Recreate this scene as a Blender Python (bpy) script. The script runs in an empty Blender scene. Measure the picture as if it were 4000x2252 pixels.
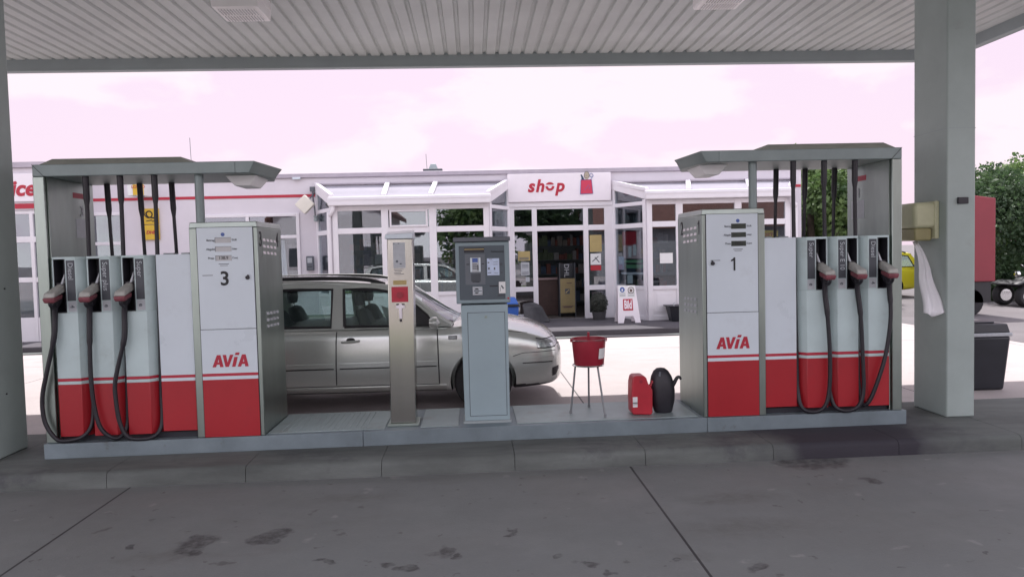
import bpy, bmesh, math, random
from mathutils import Vector, Matrix
from mathutils.bvhtree import BVHTree
R = math.radians
rnd = random.Random(7)
sc = bpy.context.scene
COL = sc.collection
# ------------------------------------------------------------------ materials
def new_mat(name):
    m = bpy.data.materials.new(name); m.use_nodes = True
    nt = m.node_tree; b = nt.nodes['Principled BSDF']
    return m, nt, b
def mat(name, col, rough=.5, metal=0., var=0., scale=6., bump=0., bscale=None, spec=.5, dirt=None, stretch=(1,1,1), rvar=0.):
    m, nt, b = new_mat(name); N = nt.nodes; L = nt.links
    b.inputs['Base Color'].default_value = (*col, 1); b.inputs['Roughness'].default_value = rough
    b.inputs['Metallic'].default_value = metal; b.inputs['Specular IOR Level'].default_value = spec
    if var or bump or dirt or rvar:
        tc = N.new('ShaderNodeTexCoord'); mp = N.new('ShaderNodeMapping'); mp.inputs['Scale'].default_value = stretch
        L.new(tc.outputs['Object'], mp.inputs['Vector'])
        nz = N.new('ShaderNodeTexNoise'); nz.inputs['Scale'].default_value = scale; nz.inputs['Detail'].default_value = 7; nz.inputs['Roughness'].default_value = .62
        L.new(mp.outputs[0], nz.inputs['Vector'])
    if var:
        cr = N.new('ShaderNodeValToRGB'); e = cr.color_ramp.elements
        e[0].position = .3; e[1].position = .7
        e[0].color = (*[max(0, c*(1-var)) for c in col], 1); e[1].color = (*[min(1, c*(1+var*.7)) for c in col], 1)
        L.new(nz.outputs['Fac'], cr.inputs['Fac']); last = cr.outputs[0]
        if dirt:
            n2 = N.new('ShaderNodeTexNoise'); n2.inputs['Scale'].default_value = dirt[1]; n2.inputs['Detail'].default_value = 9; n2.inputs['Roughness'].default_value = .7
            L.new(tc.outputs['Object'], n2.inputs['Vector'])
            r2 = N.new('ShaderNodeValToRGB'); r2.color_ramp.elements[0].position = dirt[2]; r2.color_ramp.elements[1].position = dirt[3]
            L.new(n2.outputs['Fac'], r2.inputs['Fac'])
            mx = N.new('ShaderNodeMix'); mx.data_type = 'RGBA'
            L.new(r2.outputs[0], mx.inputs['Factor']); L.new(last, mx.inputs['A']); mx.inputs['B'].default_value = (*dirt[0], 1)
            last = mx.outputs['Result']
        L.new(last, b.inputs['Base Color'])
    if rvar:
        mr = N.new('ShaderNodeMapRange'); mr.inputs['To Min'].default_value = max(.02, rough-rvar); mr.inputs['To Max'].default_value = rough+rvar
        L.new(nz.outputs['Fac'], mr.inputs['Value']); L.new(mr.outputs[0], b.inputs['Roughness'])
    if bump:
        bz = N.new('ShaderNodeTexNoise'); bz.inputs['Scale'].default_value = bscale or scale*6; bz.inputs['Detail'].default_value = 4
        L.new(mp.outputs[0], bz.inputs['Vector'])
        bp = N.new('ShaderNodeBump'); bp.inputs['Strength'].default_value = bump; bp.inputs['Distance'].default_value = .01
        L.new(bz.outputs['Fac'], bp.inputs['Height']); L.new(bp.outputs[0], b.inputs['Normal'])
    return m
def glass_mat(name, tint=(.6,.66,.66), refl=.16, wav=.0, glow=None):
    m = bpy.data.materials.new(name); m.use_nodes = True; nt = m.node_tree; N = nt.nodes; L = nt.links
    N.remove(N['Principled BSDF'])
    tr = N.new('ShaderNodeBsdfTransparent'); tr.inputs[0].default_value = (*tint, 1)
    gl = N.new('ShaderNodeBsdfGlossy'); gl.inputs['Roughness'].default_value = .01; gl.inputs['Color'].default_value = (.93,.95,1,1)
    lw = N.new('ShaderNodeLayerWeight'); lw.inputs['Blend'].default_value = .5
    pw = N.new('ShaderNodeMath'); pw.operation = 'POWER'; pw.inputs[1].default_value = 5; L.new(lw.outputs['Facing'], pw.inputs[0])
    fr = N.new('ShaderNodeMath'); fr.operation = 'MULTIPLY_ADD'; fr.inputs[1].default_value = .9; fr.inputs[2].default_value = .04; L.new(pw.outputs[0], fr.inputs[0])
    ad = N.new('ShaderNodeMath'); ad.operation = 'ADD'; ad.use_clamp = True; ad.inputs[1].default_value = refl
    mx = N.new('ShaderNodeMixShader')
    L.new(fr.outputs[0], ad.inputs[0]); L.new(ad.outputs[0], mx.inputs[0]); L.new(tr.outputs[0], mx.inputs[1]); L.new(gl.outputs[0], mx.inputs[2])
    L.new(mx.outputs[0], N['Material Output'].inputs['Surface'])
    if wav:
        tc = N.new('ShaderNodeTexCoord'); nz = N.new('ShaderNodeTexNoise'); nz.inputs['Scale'].default_value = 1.1; nz.inputs['Detail'].default_value = 1
        bp = N.new('ShaderNodeBump'); bp.inputs['Strength'].default_value = wav; bp.inputs['Distance'].default_value = .02
        L.new(tc.outputs['Object'], nz.inputs['Vector']); L.new(nz.outputs['Fac'], bp.inputs['Height']); L.new(bp.outputs[0], gl.inputs['Normal'])
    return m
M = {}
M['steel'] = mat('stainless steel', (.33,.38,.35), .36, 1., var=.24, scale=2.6, bump=.05, bscale=60, stretch=(1,1,.25), rvar=.08)
M['steel_paint'] = mat('grey painted steel', (.215,.26,.26), .45, .25, var=.10, scale=5, bump=.04, bscale=90)
M['cap_steel'] = mat('weathered roof sheet', (.30,.31,.27), .6, .1, var=.12, scale=5)
M['brushed'] = mat('brushed steel', (.43,.42,.385), .16, 1., var=.06, scale=2, bump=.012, bscale=50, stretch=(3,3,.15), rvar=.03)
M['leg_steel'] = mat('dull zinc wire', (.20,.21,.22), .5, .3, var=.1)
M['chrome'] = mat('chrome', (.75,.75,.75), .15, 1.)
M['white'] = mat('white paint', (.60,.665,.72), .30, var=.06, scale=1.6, rvar=.09, dirt=((.46,.50,.53),3.2,.56,.95))
M['sign_white'] = mat('sign board white', (.80,.745,.79), .4, var=.03)
M['disp_white'] = mat('dispenser white', (.48,.585,.59), .38, var=.08, scale=3, rvar=.1, dirt=((.34,.40,.39),5,.55,.9))
M['red'] = mat('red paint', (.36,.014,.022), .36, var=.12, scale=2, rvar=.09, dirt=((.25,.016,.024),4,.55,.9))
M['stripe_red'] = mat('red stripe', (.42,.018,.042), .45, var=.06)
M['black'] = mat('black plastic', (.022,.020,.027), .5, var=.2, scale=12)
M['rubber'] = mat('black rubber hose', (.014,.012,.018), .5, var=.2, scale=20, bump=.05)
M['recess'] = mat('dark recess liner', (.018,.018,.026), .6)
M['strip'] = mat('dark grey label strip', (.055,.062,.075), .45, var=.08)
M['paper'] = mat('white paper', (.72,.72,.72), .7, var=.05)
M['paper_blue'] = mat('pale blue sticker', (.50,.58,.74), .5, var=.14, scale=30)
M['sticker_grey'] = mat('grey sticker', (.42,.44,.47), .5, var=.1, scale=20)
M['ink'] = mat('black ink', (.012,.012,.016), .5)
M['ink_grey'] = mat('grey ink', (.11,.12,.14), .6)
M['white_ink'] = mat('white lettering', (.78,.80,.82), .5)
M['fuel_ink'] = mat('worn grey lettering', (.40,.43,.46), .5)
M['lcd'] = mat('dark display glass', (.045,.055,.045), .15, var=.15, scale=30)
M['lcd_glare'] = mat('display glass with painted glare', (.46,.46,.47), .2, var=.06, scale=20)  # glare on the left pump's displays put into the base colour
M['blue'] = mat('blue mark', (.06,.11,.33), .4)
M['nozzle_body'] = mat('nozzle cover plastic', (.36,.355,.33), .45, var=.15, scale=25)
M['nozzle_red'] = mat('nozzle cap faded red', (.20,.055,.07), .5, var=.3, scale=30)
M['lamp'] = mat('lamp diffuser', (.90,.88,.89), .35, var=.03)
M['canopy'] = mat('canopy sheet metal', (.50,.525,.52), .42, .1, var=.10, scale=1.6, rvar=.08)
M['fascia'] = mat('canopy fascia', (.29,.33,.34), .5, .0, var=.06, scale=2)
M['pillar'] = mat('pillar paint', (.33,.385,.37), .55, var=.10, scale=2.2, bump=.05, bscale=70, dirt=((.25,.25,.24),3.2,.60,.85))
M['wall'] = mat('white render', (.64,.60,.645), .8, var=.05, scale=1.4, bump=.06, bscale=60)
M['coping'] = mat('roof coping metal', (.40,.36,.41), .5, .2, var=.08)
M['upvc'] = mat('white window frame', (.74,.71,.745), .42, var=.04, scale=3)
M['pane'] = glass_mat('window glass', (.72,.78,.80), .10, .06)
M['car_glass'] = glass_mat('car glass', (.80,.88,.86), .04)
M['roof_glass'] = mat('twin wall roof sheet', (.40,.385,.43), .12, var=.06, scale=2)
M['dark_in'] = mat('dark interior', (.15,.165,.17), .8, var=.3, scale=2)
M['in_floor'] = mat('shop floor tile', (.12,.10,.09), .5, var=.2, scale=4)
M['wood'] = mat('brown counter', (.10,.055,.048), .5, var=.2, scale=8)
M['yellow'] = mat('yellow board', (.62,.40,.03), .5, var=.06)
M['dull_yellow'] = mat('faded yellow card', (.40,.31,.13), .6, var=.10)
M['red_dirty'] = mat('bucket red plastic', (.30,.016,.034), .42, var=.12, scale=9)
M['can_red'] = mat('canister red plastic', (.42,.02,.035), .38, var=.12, scale=8)
M['bag'] = mat('dark grey sack', (.055,.053,.058), .6, var=.3, scale=8, bump=.2)
M['bush'] = mat('dry dark planting', (.055,.06,.05), .9, var=.5, scale=14, bump=.6)
M['bin_blue'] = mat('blue plastic', (.03,.11,.42), .4, var=.1)
M['bin_dark'] = mat('dark bin plastic', (.013,.015,.022), .45, var=.2, scale=6)
M['pale_plastic'] = mat('yellowed plastic', (.50,.50,.33), .45, var=.10, scale=6)
M['pale_plastic2'] = mat('amber plastic', (.30,.27,.13), .35, var=.10)
M['diamond'] = mat('cream lamp glass', (.70,.66,.58), .4, var=.05)
M['silver'] = mat('silver car paint', (.60,.63,.60), .22, .5, var=.03, scale=60)
M['silver'].node_tree.nodes['Principled BSDF'].inputs['Coat Weight'].default_value = .7
M['silver'].node_tree.nodes['Principled BSDF'].inputs['Coat Roughness'].default_value = .05
M['car_yellow'] = mat('yellow car paint', (.62,.56,.03), .3, .0, var=.03)
M['trim'] = mat('car black trim', (.016,.016,.019), .5)
M['seat'] = mat('grey seat cloth', (.035,.036,.042), .85, var=.2, scale=30)
M['tyre'] = mat('tyre rubber', (.018,.018,.02), .8, var=.2, scale=20)
M['rim'] = mat('wheel alloy', (.45,.45,.46), .35, .9)
M['headlight'] = mat('headlamp glass', (.52,.54,.55), .08, .55, var=.5, scale=28)
M['orange'] = mat('amber lens', (.6,.4,.25), .2)
M['trailer'] = mat('red trailer sheet', (.21,.022,.034), .5, var=.08, scale=2)
M['bark'] = mat('bark', (.09,.07,.055), .9, var=.3, scale=10, bump=.4)
M['kraft'] = mat('pinkish poster', (.55,.38,.38), .6, var=.2, scale=8)
M['green_ink'] = mat('green print', (.12,.30,.15), .6)
M['house_white'] = mat('white house render', (.72,.70,.72), .8, var=.05)
M['roof_tile'] = mat('brown roof tile', (.15,.068,.055), .8, var=.25, scale=4)
M['house_grey'] = mat('grey render', (.30,.31,.33), .8, var=.1)
M['tissue'] = mat('white paper towel', (.76,.75,.78), .8, var=.04)

def leaf_mat(name, c1, c2):
    m, nt, b = new_mat(name); N = nt.nodes; L = nt.links
    oi = N.new('ShaderNodeTexCoord'); nz = N.new('ShaderNodeTexNoise'); nz.inputs['Scale'].default_value = 1.7; nz.inputs['Detail'].default_value = 5
    L.new(oi.outputs['Object'], nz.inputs['Vector'])
    cr = N.new('ShaderNodeValToRGB'); cr.color_ramp.elements[0].position = .35; cr.color_ramp.elements[1].position = .68
    cr.color_ramp.elements[0].color = (*c1, 1); cr.color_ramp.elements[1].color = (*c2, 1)
    L.new(nz.outputs['Fac'], cr.inputs['Fac']); L.new(cr.outputs[0], b.inputs['Base Color']); b.inputs['Roughness'].default_value = .5
    tl = N.new('ShaderNodeBsdfTranslucent'); L.new(cr.outputs[0], tl.inputs['Color'])
    mx = N.new('ShaderNodeMixShader'); mx.inputs[0].default_value = .42
    L.new(b.outputs[0], mx.inputs[1]); L.new(tl.outputs[0], mx.inputs[2]); L.new(mx.outputs[0], N['Material Output'].inputs['Surface'])
    return m
M['leaf'] = leaf_mat('leaf green', (.05,.10,.035), (.20,.30,.10))
M['leaf2'] = leaf_mat('leaf dark', (.03,.06,.03), (.08,.135,.055))

# forecourt concrete: slabs with joints, oil spots, stains
def concrete_mat():
    m, nt, b = new_mat('forecourt concrete'); N = nt.nodes; L = nt.links
    geo = N.new('ShaderNodeNewGeometry'); pos = geo.outputs['Position']
    def noise(scale, detail=8, rough=.65, vec=None):
        n = N.new('ShaderNodeTexNoise'); n.inputs['Scale'].default_value = scale; n.inputs['Detail'].default_value = detail; n.inputs['Roughness'].default_value = rough
        L.new(vec or pos, n.inputs['Vector']); return n.outputs['Fac']
    def ramp(fac, p0, p1, c0=(0,0,0,1), c1=(1,1,1,1)):
        r = N.new('ShaderNodeValToRGB'); r.color_ramp.elements[0].position = p0; r.color_ramp.elements[1].position = p1
        r.color_ramp.elements[0].color = c0; r.color_ramp.elements[1].color = c1; L.new(fac, r.inputs['Fac']); return r.outputs[0]
    def mixc(fac, a, bcol, mode='MIX'):
        x = N.new('ShaderNodeMix'); x.data_type = 'RGBA'; x.blend_type = mode
        L.new(fac, x.inputs['Factor']) if not isinstance(fac, float) else x.inputs['Factor'].__setattr__('default_value', fac)
        L.new(a, x.inputs['A'])
        if isinstance(bcol, tuple): x.inputs['B'].default_value = bcol
        else: L.new(bcol, x.inputs['B'])
        return x.outputs['Result']
    def math_(op, a, v2):
        x = N.new('ShaderNodeMath'); x.operation = op
        L.new(a, x.inputs[0])
        if isinstance(v2, (int, float)): x.inputs[1].default_value = v2
        else: L.new(v2, x.inputs[1])
        return x.outputs[0]
    base = ramp(noise(.9), .25, .75, (.40,.352,.347,1), (.49,.432,.425,1))
    base = mixc(ramp(noise(45, 3), .2, .9, (.0,.0,.0,1), (.35,.35,.35,1)), base, (.17,.165,.15,1))
    # near lane painted darker to hold its shade tone; patchy grime over it
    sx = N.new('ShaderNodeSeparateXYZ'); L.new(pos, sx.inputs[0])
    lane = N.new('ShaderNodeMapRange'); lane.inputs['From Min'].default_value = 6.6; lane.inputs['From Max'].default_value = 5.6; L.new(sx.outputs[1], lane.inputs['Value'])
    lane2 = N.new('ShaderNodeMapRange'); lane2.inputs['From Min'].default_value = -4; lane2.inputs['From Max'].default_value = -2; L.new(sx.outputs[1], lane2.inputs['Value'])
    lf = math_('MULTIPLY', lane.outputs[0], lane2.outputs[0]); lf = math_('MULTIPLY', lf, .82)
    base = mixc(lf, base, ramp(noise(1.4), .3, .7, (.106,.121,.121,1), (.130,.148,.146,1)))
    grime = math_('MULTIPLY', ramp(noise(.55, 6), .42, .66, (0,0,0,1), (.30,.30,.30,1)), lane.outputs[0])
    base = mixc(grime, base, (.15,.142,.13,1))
    # stretched drip streaks
    mp = N.new('ShaderNodeMapping'); mp.inputs['Scale'].default_value = (.9, 2.6, 1); L.new(pos, mp.inputs['Vector'])
    st = ramp(noise(1.1, 7, .6, mp.outputs[0]), .60, .72, (0,0,0,1), (.28,.28,.28,1))
    base = mixc(st, base, (.12,.11,.10,1))
    # oil spots: small dark blotches
    wob = N.new('ShaderNodeTexNoise'); wob.inputs['Scale'].default_value = 7; wob.inputs['Detail'].default_value = 4; L.new(pos, wob.inputs['Vector'])
    mv = N.new('ShaderNodeMix'); mv.data_type = 'RGBA'; mv.blend_type = 'ADD'; mv.inputs['Factor'].default_value = .28
    L.new(pos, mv.inputs['A']); L.new(wob.outputs['Color'], mv.inputs['B'])
    # drips and smears that cars left in the lane, each at its own place on the slab
    wobs = N.new('ShaderNodeVectorMath'); wobs.operation = 'MULTIPLY_ADD'; L.new(wob.outputs['Color'], wobs.inputs[0]); wobs.inputs[1].default_value = (.22,.22,0); wobs.inputs[2].default_value = (-.11,-.11,0)
    wpos = N.new('ShaderNodeVectorMath'); wpos.operation = 'ADD'; L.new(pos, wpos.inputs[0]); L.new(wobs.outputs[0], wpos.inputs[1])
    for spots, soft, amt, scol in (([(1.68,4.84,.432,.128),(1.52,4.76,.226,.077),(1.55,4.31,.522,.195),(-1.74,4.26,.364,.133),(1.12,3.92,.125,.073),(-.84,5.16,.329,.124)], .25, .42, (.085,.078,.068,1)), ([(-1.66,4.45,.107,.145),(-1.67,4.31,.092,.086),(-1.28,4.44,.1,.098),(-1.22,4.54,.097,.061),(-.21,4.16,.075,.087),(-.13,4.07,.043,.044),(-.5,3.99,.047,.058),(-.38,3.94,.063,.046),(.57,3.89,.071,.056),(1.41,3.74,.06,.053),(.4,4.02,.043,.043),(.67,3.78,.032,.029),(2.74,5.07,.058,.088),(2.53,5.56,.32,.2),(1.03,3.9,.037,.041),(-2.06,4.43,.033,.032),(-.85,4.08,.044,.038),(.16,4.38,.033,.032),(2.14,3.7,.028,.028),(2.67,3.8,.028,.03)], .85, .80, (.036,.031,.033,1))):
        acc = None
        for cx_, cy_, rx_, ry_ in spots:
            q = N.new('ShaderNodeVectorMath'); q.operation = 'SUBTRACT'; L.new(wpos.outputs[0], q.inputs[0]); q.inputs[1].default_value = (cx_, cy_, 0)
            q2 = N.new('ShaderNodeVectorMath'); q2.operation = 'MULTIPLY'; L.new(q.outputs[0], q2.inputs[0]); q2.inputs[1].default_value = (1.15/rx_, 1.15/ry_, 0)
            q3 = N.new('ShaderNodeVectorMath'); q3.operation = 'LENGTH'; L.new(q2.outputs[0], q3.inputs[0])
            mr = N.new('ShaderNodeMapRange'); mr.inputs['From Min'].default_value = 1.2; mr.inputs['From Max'].default_value = soft; mr.inputs['To Max'].default_value = amt; L.new(q3.outputs['Value'], mr.inputs['Value'])
            acc = mr.outputs[0] if acc is None else math_('MAXIMUM', acc, mr.outputs[0])
        brk = ramp(noise(16, 6), .35, .60, (.25,.25,.25,1), (1,1,1,1)); acc = math_('MULTIPLY', acc, brk)
        base = mixc(acc, base, scol)
    spotf = math_('MAXIMUM', lane.outputs[0], .25)
    for scale, r0, r1, keep in ((3.3, .06, .12, .55), (9.0, .08, .18, .70)):
        vo = N.new('ShaderNodeTexVoronoi'); vo.inputs['Scale'].default_value = scale; L.new(mv.outputs['Result'], vo.inputs['Vector'])
        spot = ramp(vo.outputs['Distance'], r0, r1, (1,1,1,1), (0,0,0,1))
        sel = N.new('ShaderNodeSeparateColor'); L.new(vo.outputs['Color'], sel.inputs[0])
        f = math_('MULTIPLY', spot, math_('GREATER_THAN', sel.outputs[0], keep)); f = math_('MULTIPLY', f, .55); f = math_('MULTIPLY', f, spotf)
        base = mixc(f, base, (.06,.053,.05,1))
    # pale flecks
    vo = N.new('ShaderNodeTexVoronoi'); vo.inputs['Scale'].default_value = 3.1; L.new(mv.outputs['Result'], vo.inputs['Vector'])
    fl = ramp(vo.outputs['Distance'], .04, .12, (.22,.22,.22,1), (0,0,0,1))
    base = mixc(fl, base, (.42,.40,.38,1))
    # slab joints
    def joint(coord, off, step, w):
        a = math_('SUBTRACT', coord, off); a = math_('DIVIDE', a, step)
        fr = math_('FRACT', a, 0); fr = math_('SUBTRACT', fr, .5); fr = math_('ABSOLUTE', fr, 0); fr = math_('SUBTRACT', fr, .5); fr = math_('ABSOLUTE', fr, 0)
        return math_('LESS_THAN', fr, w/step)
    jx = joint(sx.outputs[0], 1.15, 3.71, .008); jy = joint(sx.outputs[1], 2.05, 5.2, .008)
    j = math_('MAXIMUM', jx, jy)
    base = mixc(j, base, (.035,.033,.035,1))
    L.new(base, b.inputs['Base Color'])
    L.new(ramp(noise(1.3), .3, .7, (.52,.52,.52,1), (.85,.85,.85,1)), b.inputs['Roughness'])
    bp = N.new('ShaderNodeBump'); bp.inputs['Strength'].default_value = .22; bp.inputs['Distance'].default_value = .01
    L.new(noise(70, 5), bp.inputs['Height']); L.new(bp.outputs[0], b.inputs['Normal'])
    return m
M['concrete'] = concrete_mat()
M['asphalt'] = mat('worn asphalt', (.15,.135,.14), .85, var=.22, scale=1.2, bump=.25, bscale=80, dirt=((.10,.095,.10),.6,.5,.75))
M['pave'] = mat('dark pavement', (.075,.068,.078), .85, var=.25, scale=1.5, bump=.2, bscale=70)
M['kerb'] = mat('kerb concrete', (.118,.128,.122), .8, var=.35, scale=2.4, bump=.15, bscale=60, stretch=(.6,2,2), dirt=((.035,.03,.042),1.1,.56,.76))
def spill(m):
    nt = m.node_tree; N = nt.nodes; L = nt.links; b = N['Principled BSDF']; src = b.inputs['Base Color'].links[0].from_socket
    geo = N.new('ShaderNodeNewGeometry'); nz = N.new('ShaderNodeTexNoise'); nz.inputs['Scale'].default_value = 2.2; nz.inputs['Detail'].default_value = 8; L.new(geo.outputs['Position'], nz.inputs['Vector'])
    sp = N.new('ShaderNodeSeparateXYZ'); L.new(geo.outputs['Position'], sp.inputs[0])
    def m_(op, a, v):
        x = N.new('ShaderNodeMath'); x.operation = op; L.new(a, x.inputs[0])
        L.new(v, x.inputs[1]) if not isinstance(v, float) else x.inputs[1].__setattr__('default_value', v); return x.outputs[0]
    dx = m_('ABSOLUTE', m_('SUBTRACT', sp.outputs[0], 3.0), 0.); d = m_('ADD', dx, m_('MULTIPLY', m_('SUBTRACT', nz.outputs['Fac'], .5), 1.1))
    mr = N.new('ShaderNodeMapRange'); mr.inputs['From Min'].default_value = .95; mr.inputs['From Max'].default_value = .5; mr.inputs['To Max'].default_value = .93; L.new(d, mr.inputs['Value'])
    mx = N.new('ShaderNodeMix'); mx.data_type = 'RGBA'; L.new(mr.outputs[0], mx.inputs['Factor']); L.new(src, mx.inputs['A']); mx.inputs['B'].default_value = (.022,.018,.028,1); L.new(mx.outputs['Result'], b.inputs['Base Color'])
spill(M['kerb'])
M['plinth'] = mat('plinth steel edge', (.195,.24,.265), .5, .3, var=.22, scale=2.5, bump=.06, dirt=((.10,.09,.085),4.5,.60,.78))
M['tread'] = mat('island top plate', (.32,.385,.39), .5, .3, var=.14, scale=3, dirt=((.26,.25,.24),5,.55,.8))

# ------------------------------------------------------------------ mesh builder
class MB:
    def __init__(s): s.bm = bmesh.new(); s.mi = 0; s.smooth = False
    def f(s, vs):
        try:
            fc = s.bm.faces.new(vs); fc.material_index = s.mi; fc.smooth = s.smooth; return fc
        except ValueError: return None
    def v(s, p): return s.bm.verts.new(p)
    def poly(s, pts): return s.f([s.v(p) for p in pts])
    def hexa(s, p):   # 8 points: bottom 4, top 4
        v = [s.v(q) for q in p]
        for a in ((0,3,2,1),(4,5,6,7),(0,1,5,4),(1,2,6,5),(2,3,7,6),(3,0,4,7)): s.f([v[i] for i in a])
        return s
    def box(s, x0, x1, y0, y1, z0, z1):
        return s.hexa([(x0,y0,z0),(x1,y0,z0),(x1,y1,z0),(x0,y1,z0),(x0,y0,z1),(x1,y0,z1),(x1,y1,z1),(x0,y1,z1)])
    def frustum(s, b, t, z0, z1):  # b,t = (x0,x1,y0,y1)
        return s.hexa([(b[0],b[2],z0),(b[1],b[2],z0),(b[1],b[3],z0),(b[0],b[3],z0),(t[0],t[2],z1),(t[1],t[2],z1),(t[1],t[3],z1),(t[0],t[3],z1)])
    def prism(s, pts, z0, z1):  # plan polygon extruded in z
        a = [s.v((x,y,z0)) for x,y in pts]; b = [s.v((x,y,z1)) for x,y in pts]; n = len(pts)
        s.f(a[::-1]); s.f(b)
        for i in range(n): s.f([a[i],a[(i+1)%n],b[(i+1)%n],b[i]])
        return s
    def extr(s, pts, d):  # 3D polygon extruded by vector d
        a = [s.v(p) for p in pts]; b = [s.v(Vector(p)+Vector(d)) for p in pts]; n = len(pts)
        s.f(a[::-1]); s.f(b)
        for i in range(n): s.f([a[i],a[(i+1)%n],b[(i+1)%n],b[i]])
        return s
    def bar(s, p, q, w, h, up=(0,0,1)):
        p = Vector(p); q = Vector(q); d = (q-p).normalized(); r = d.cross(Vector(up)).normalized(); u = r.cross(d).normalized()
        c = []
        for e in (p, q):
            for a, b2 in ((-1,-1),(1,-1),(1,1),(-1,1)): c.append(e + r*(a*w/2) + u*(b2*h/2))
        return s.hexa(c)
    def cyl(s, p, q, r0, r1=None, n=16, caps=True):
        r1 = r0 if r1 is None else r1
        p = Vector(p); q = Vector(q); d = (q-p).normalized()
        a = Vector((0,0,1)) if abs(d.z) < .9 else Vector((1,0,0))
        r = d.cross(a).normalized(); u = r.cross(d)
        A = []; B = []
        for i in range(n):
            t = 2*math.pi*i/n; k = r*math.cos(t)+u*math.sin(t)
            A.append(s.v(p+k*r0)); B.append(s.v(q+k*r1))
        o = s.smooth; s.smooth = True
        for i in range(n): s.f([A[i],A[(i+1)%n],B[(i+1)%n],B[i]])
        s.smooth = False
        if caps: s.f(A[::-1]); s.f(B)
        s.smooth = o; return s
    def tube(s, pts, rad, n=10, sub=6):
        P = catmull([Vector(p) for p in pts], sub) if sub > 1 else [Vector(p) for p in pts]
        m = len(P); rings = []; o = s.smooth; s.smooth = True
        nrm = None
        for i in range(m):
            d = (P[min(i+1,m-1)]-P[max(i-1,0)]).normalized()
            if nrm is None:
                a = Vector((0,0,1)) if abs(d.z) < .9 else Vector((1,0,0)); nrm = d.cross(a).normalized()
            nrm = (nrm - d*nrm.dot(d)).normalized(); b = d.cross(nrm)
            r = rad(i/(m-1)) if callable(rad) else rad
            rings.append([s.v(P[i]+(nrm*math.cos(2*math.pi*k/n)+b*math.sin(2*math.pi*k/n))*r) for k in range(n)])
        for i in range(m-1):
            for k in range(n): s.f([rings[i][k],rings[i][(k+1)%n],rings[i+1][(k+1)%n],rings[i+1][k]])
        s.smooth = False; s.f(rings[0][::-1]); s.f(rings[-1]); s.smooth = o
        return s
    def lathe(s, prof, c=(0,0,0), axis='z', n=28, sx=1, sy=1):
        rings = []; o = s.smooth; s.smooth = True
        for r, h in prof:
            ring = []
            for k in range(n):
                t = 2*math.pi*k/n; x = r*math.cos(t)*sx; y = r*math.sin(t)*sy
                p = (c[0]+x,c[1]+y,c[2]+h) if axis == 'z' else ((c[0]+x,c[1]+h,c[2]+y) if axis == 'y' else (c[0]+h,c[1]+x,c[2]+y))
                ring.append(s.v(p))
            rings.append(ring)
        for i in range(len(prof)-1):
            for k in range(n): s.f([rings[i][k],rings[i][(k+1)%n],rings[i+1][(k+1)%n],rings[i+1][k]])
        s.smooth = False
        if prof[0][0] > 1e-4: s.f(rings[0][::-1])
        if prof[-1][0] > 1e-4: s.f(rings[-1])
        s.smooth = o; return s
    def grid(s, fn, nu, nv):
        o = s.smooth; s.smooth = True
        V = [[s.v(fn(i/nu, j/nv)) for j in range(nv+1)] for i in range(nu+1)]
        for i in range(nu):
            for j in range(nv): s.f([V[i][j],V[i+1][j],V[i+1][j+1],V[i][j+1]])
        s.smooth = o; return s
    def map(s, fn):
        for v in s.bm.verts: v.co = Vector(fn(v.co))
        return s
def catmull(P, sub):
    out = []
    for i in range(len(P)-1):
        p0 = P[max(i-1,0)]; p1 = P[i]; p2 = P[i+1]; p3 = P[min(i+2,len(P)-1)]
        for k in range(sub):
            t = k/sub
            out.append(.5*((2*p1)+(-p0+p2)*t+(2*p0-5*p1+4*p2-p3)*t*t+(-p0+3*p1-3*p2+p3)*t**3))
    out.append(P[-1]); return out
def tag(o, label=None, cat=None, group=None, kind=None):
    if label: o['label'] = label
    if cat: o['category'] = cat
    if group: o['group'] = group
    if kind: o['kind'] = kind
    return o
ORIG = {}
def thing(name, loc, label, cat, group=None):
    o = bpy.data.objects.new(name, None); o.location = loc; o.empty_display_size = .2
    COL.objects.link(o); ORIG[o.name] = Vector(loc)
    return tag(o, label, cat, group)
def put(name, mb, mats, parent=None, bevel=0., label=None, xf=None, sharp=40, solid=0):
    """link the builder as ONE mesh object; vertices are given in world space"""
    bm = mb.bm
    if xf: mb.map(xf)
    org = ORIG[parent.name] if parent else None
    if parent is None:
        xs = [v.co for v in bm.verts]; org = Vector(((min(p.x for p in xs)+max(p.x for p in xs))/2, (min(p.y for p in xs)+max(p.y for p in xs))/2, min(p.z for p in xs)))
    for v in bm.verts: v.co -= org
    bmesh.ops.recalc_face_normals(bm, faces=bm.faces)
    me = bpy.data.meshes.new(name); bm.to_mesh(me); bm.free()
    for m in (mats if isinstance(mats, (list, tuple)) else [mats]): me.materials.append(M[m] if isinstance(m, str) else m)
    if hasattr(me, 'set_sharp_from_angle'): me.set_sharp_from_angle(angle=R(sharp))
    o = bpy.data.objects.new(name, me); COL.objects.link(o)
    if parent: o.parent = parent
    else: o.location = org
    ORIG[o.name] = org
    if bevel:
        b = o.modifiers.new('bevel', 'BEVEL'); b.width = bevel; b.segments = 2; b.limit_method = 'ANGLE'; b.angle_limit = R(35)
    if solid:
        b = o.modifiers.new('solid', 'SOLIDIFY'); b.thickness = solid
    if label: o['label'] = label
    return o
def curve_mesh(cu):
    o = bpy.data.objects.new('tmp', cu); COL.objects.link(o)
    dg = bpy.context.evaluated_depsgraph_get(); dg.update()
    me = bpy.data.meshes.new_from_object(o.evaluated_get(dg))
    bpy.data.objects.remove(o); return me
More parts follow.
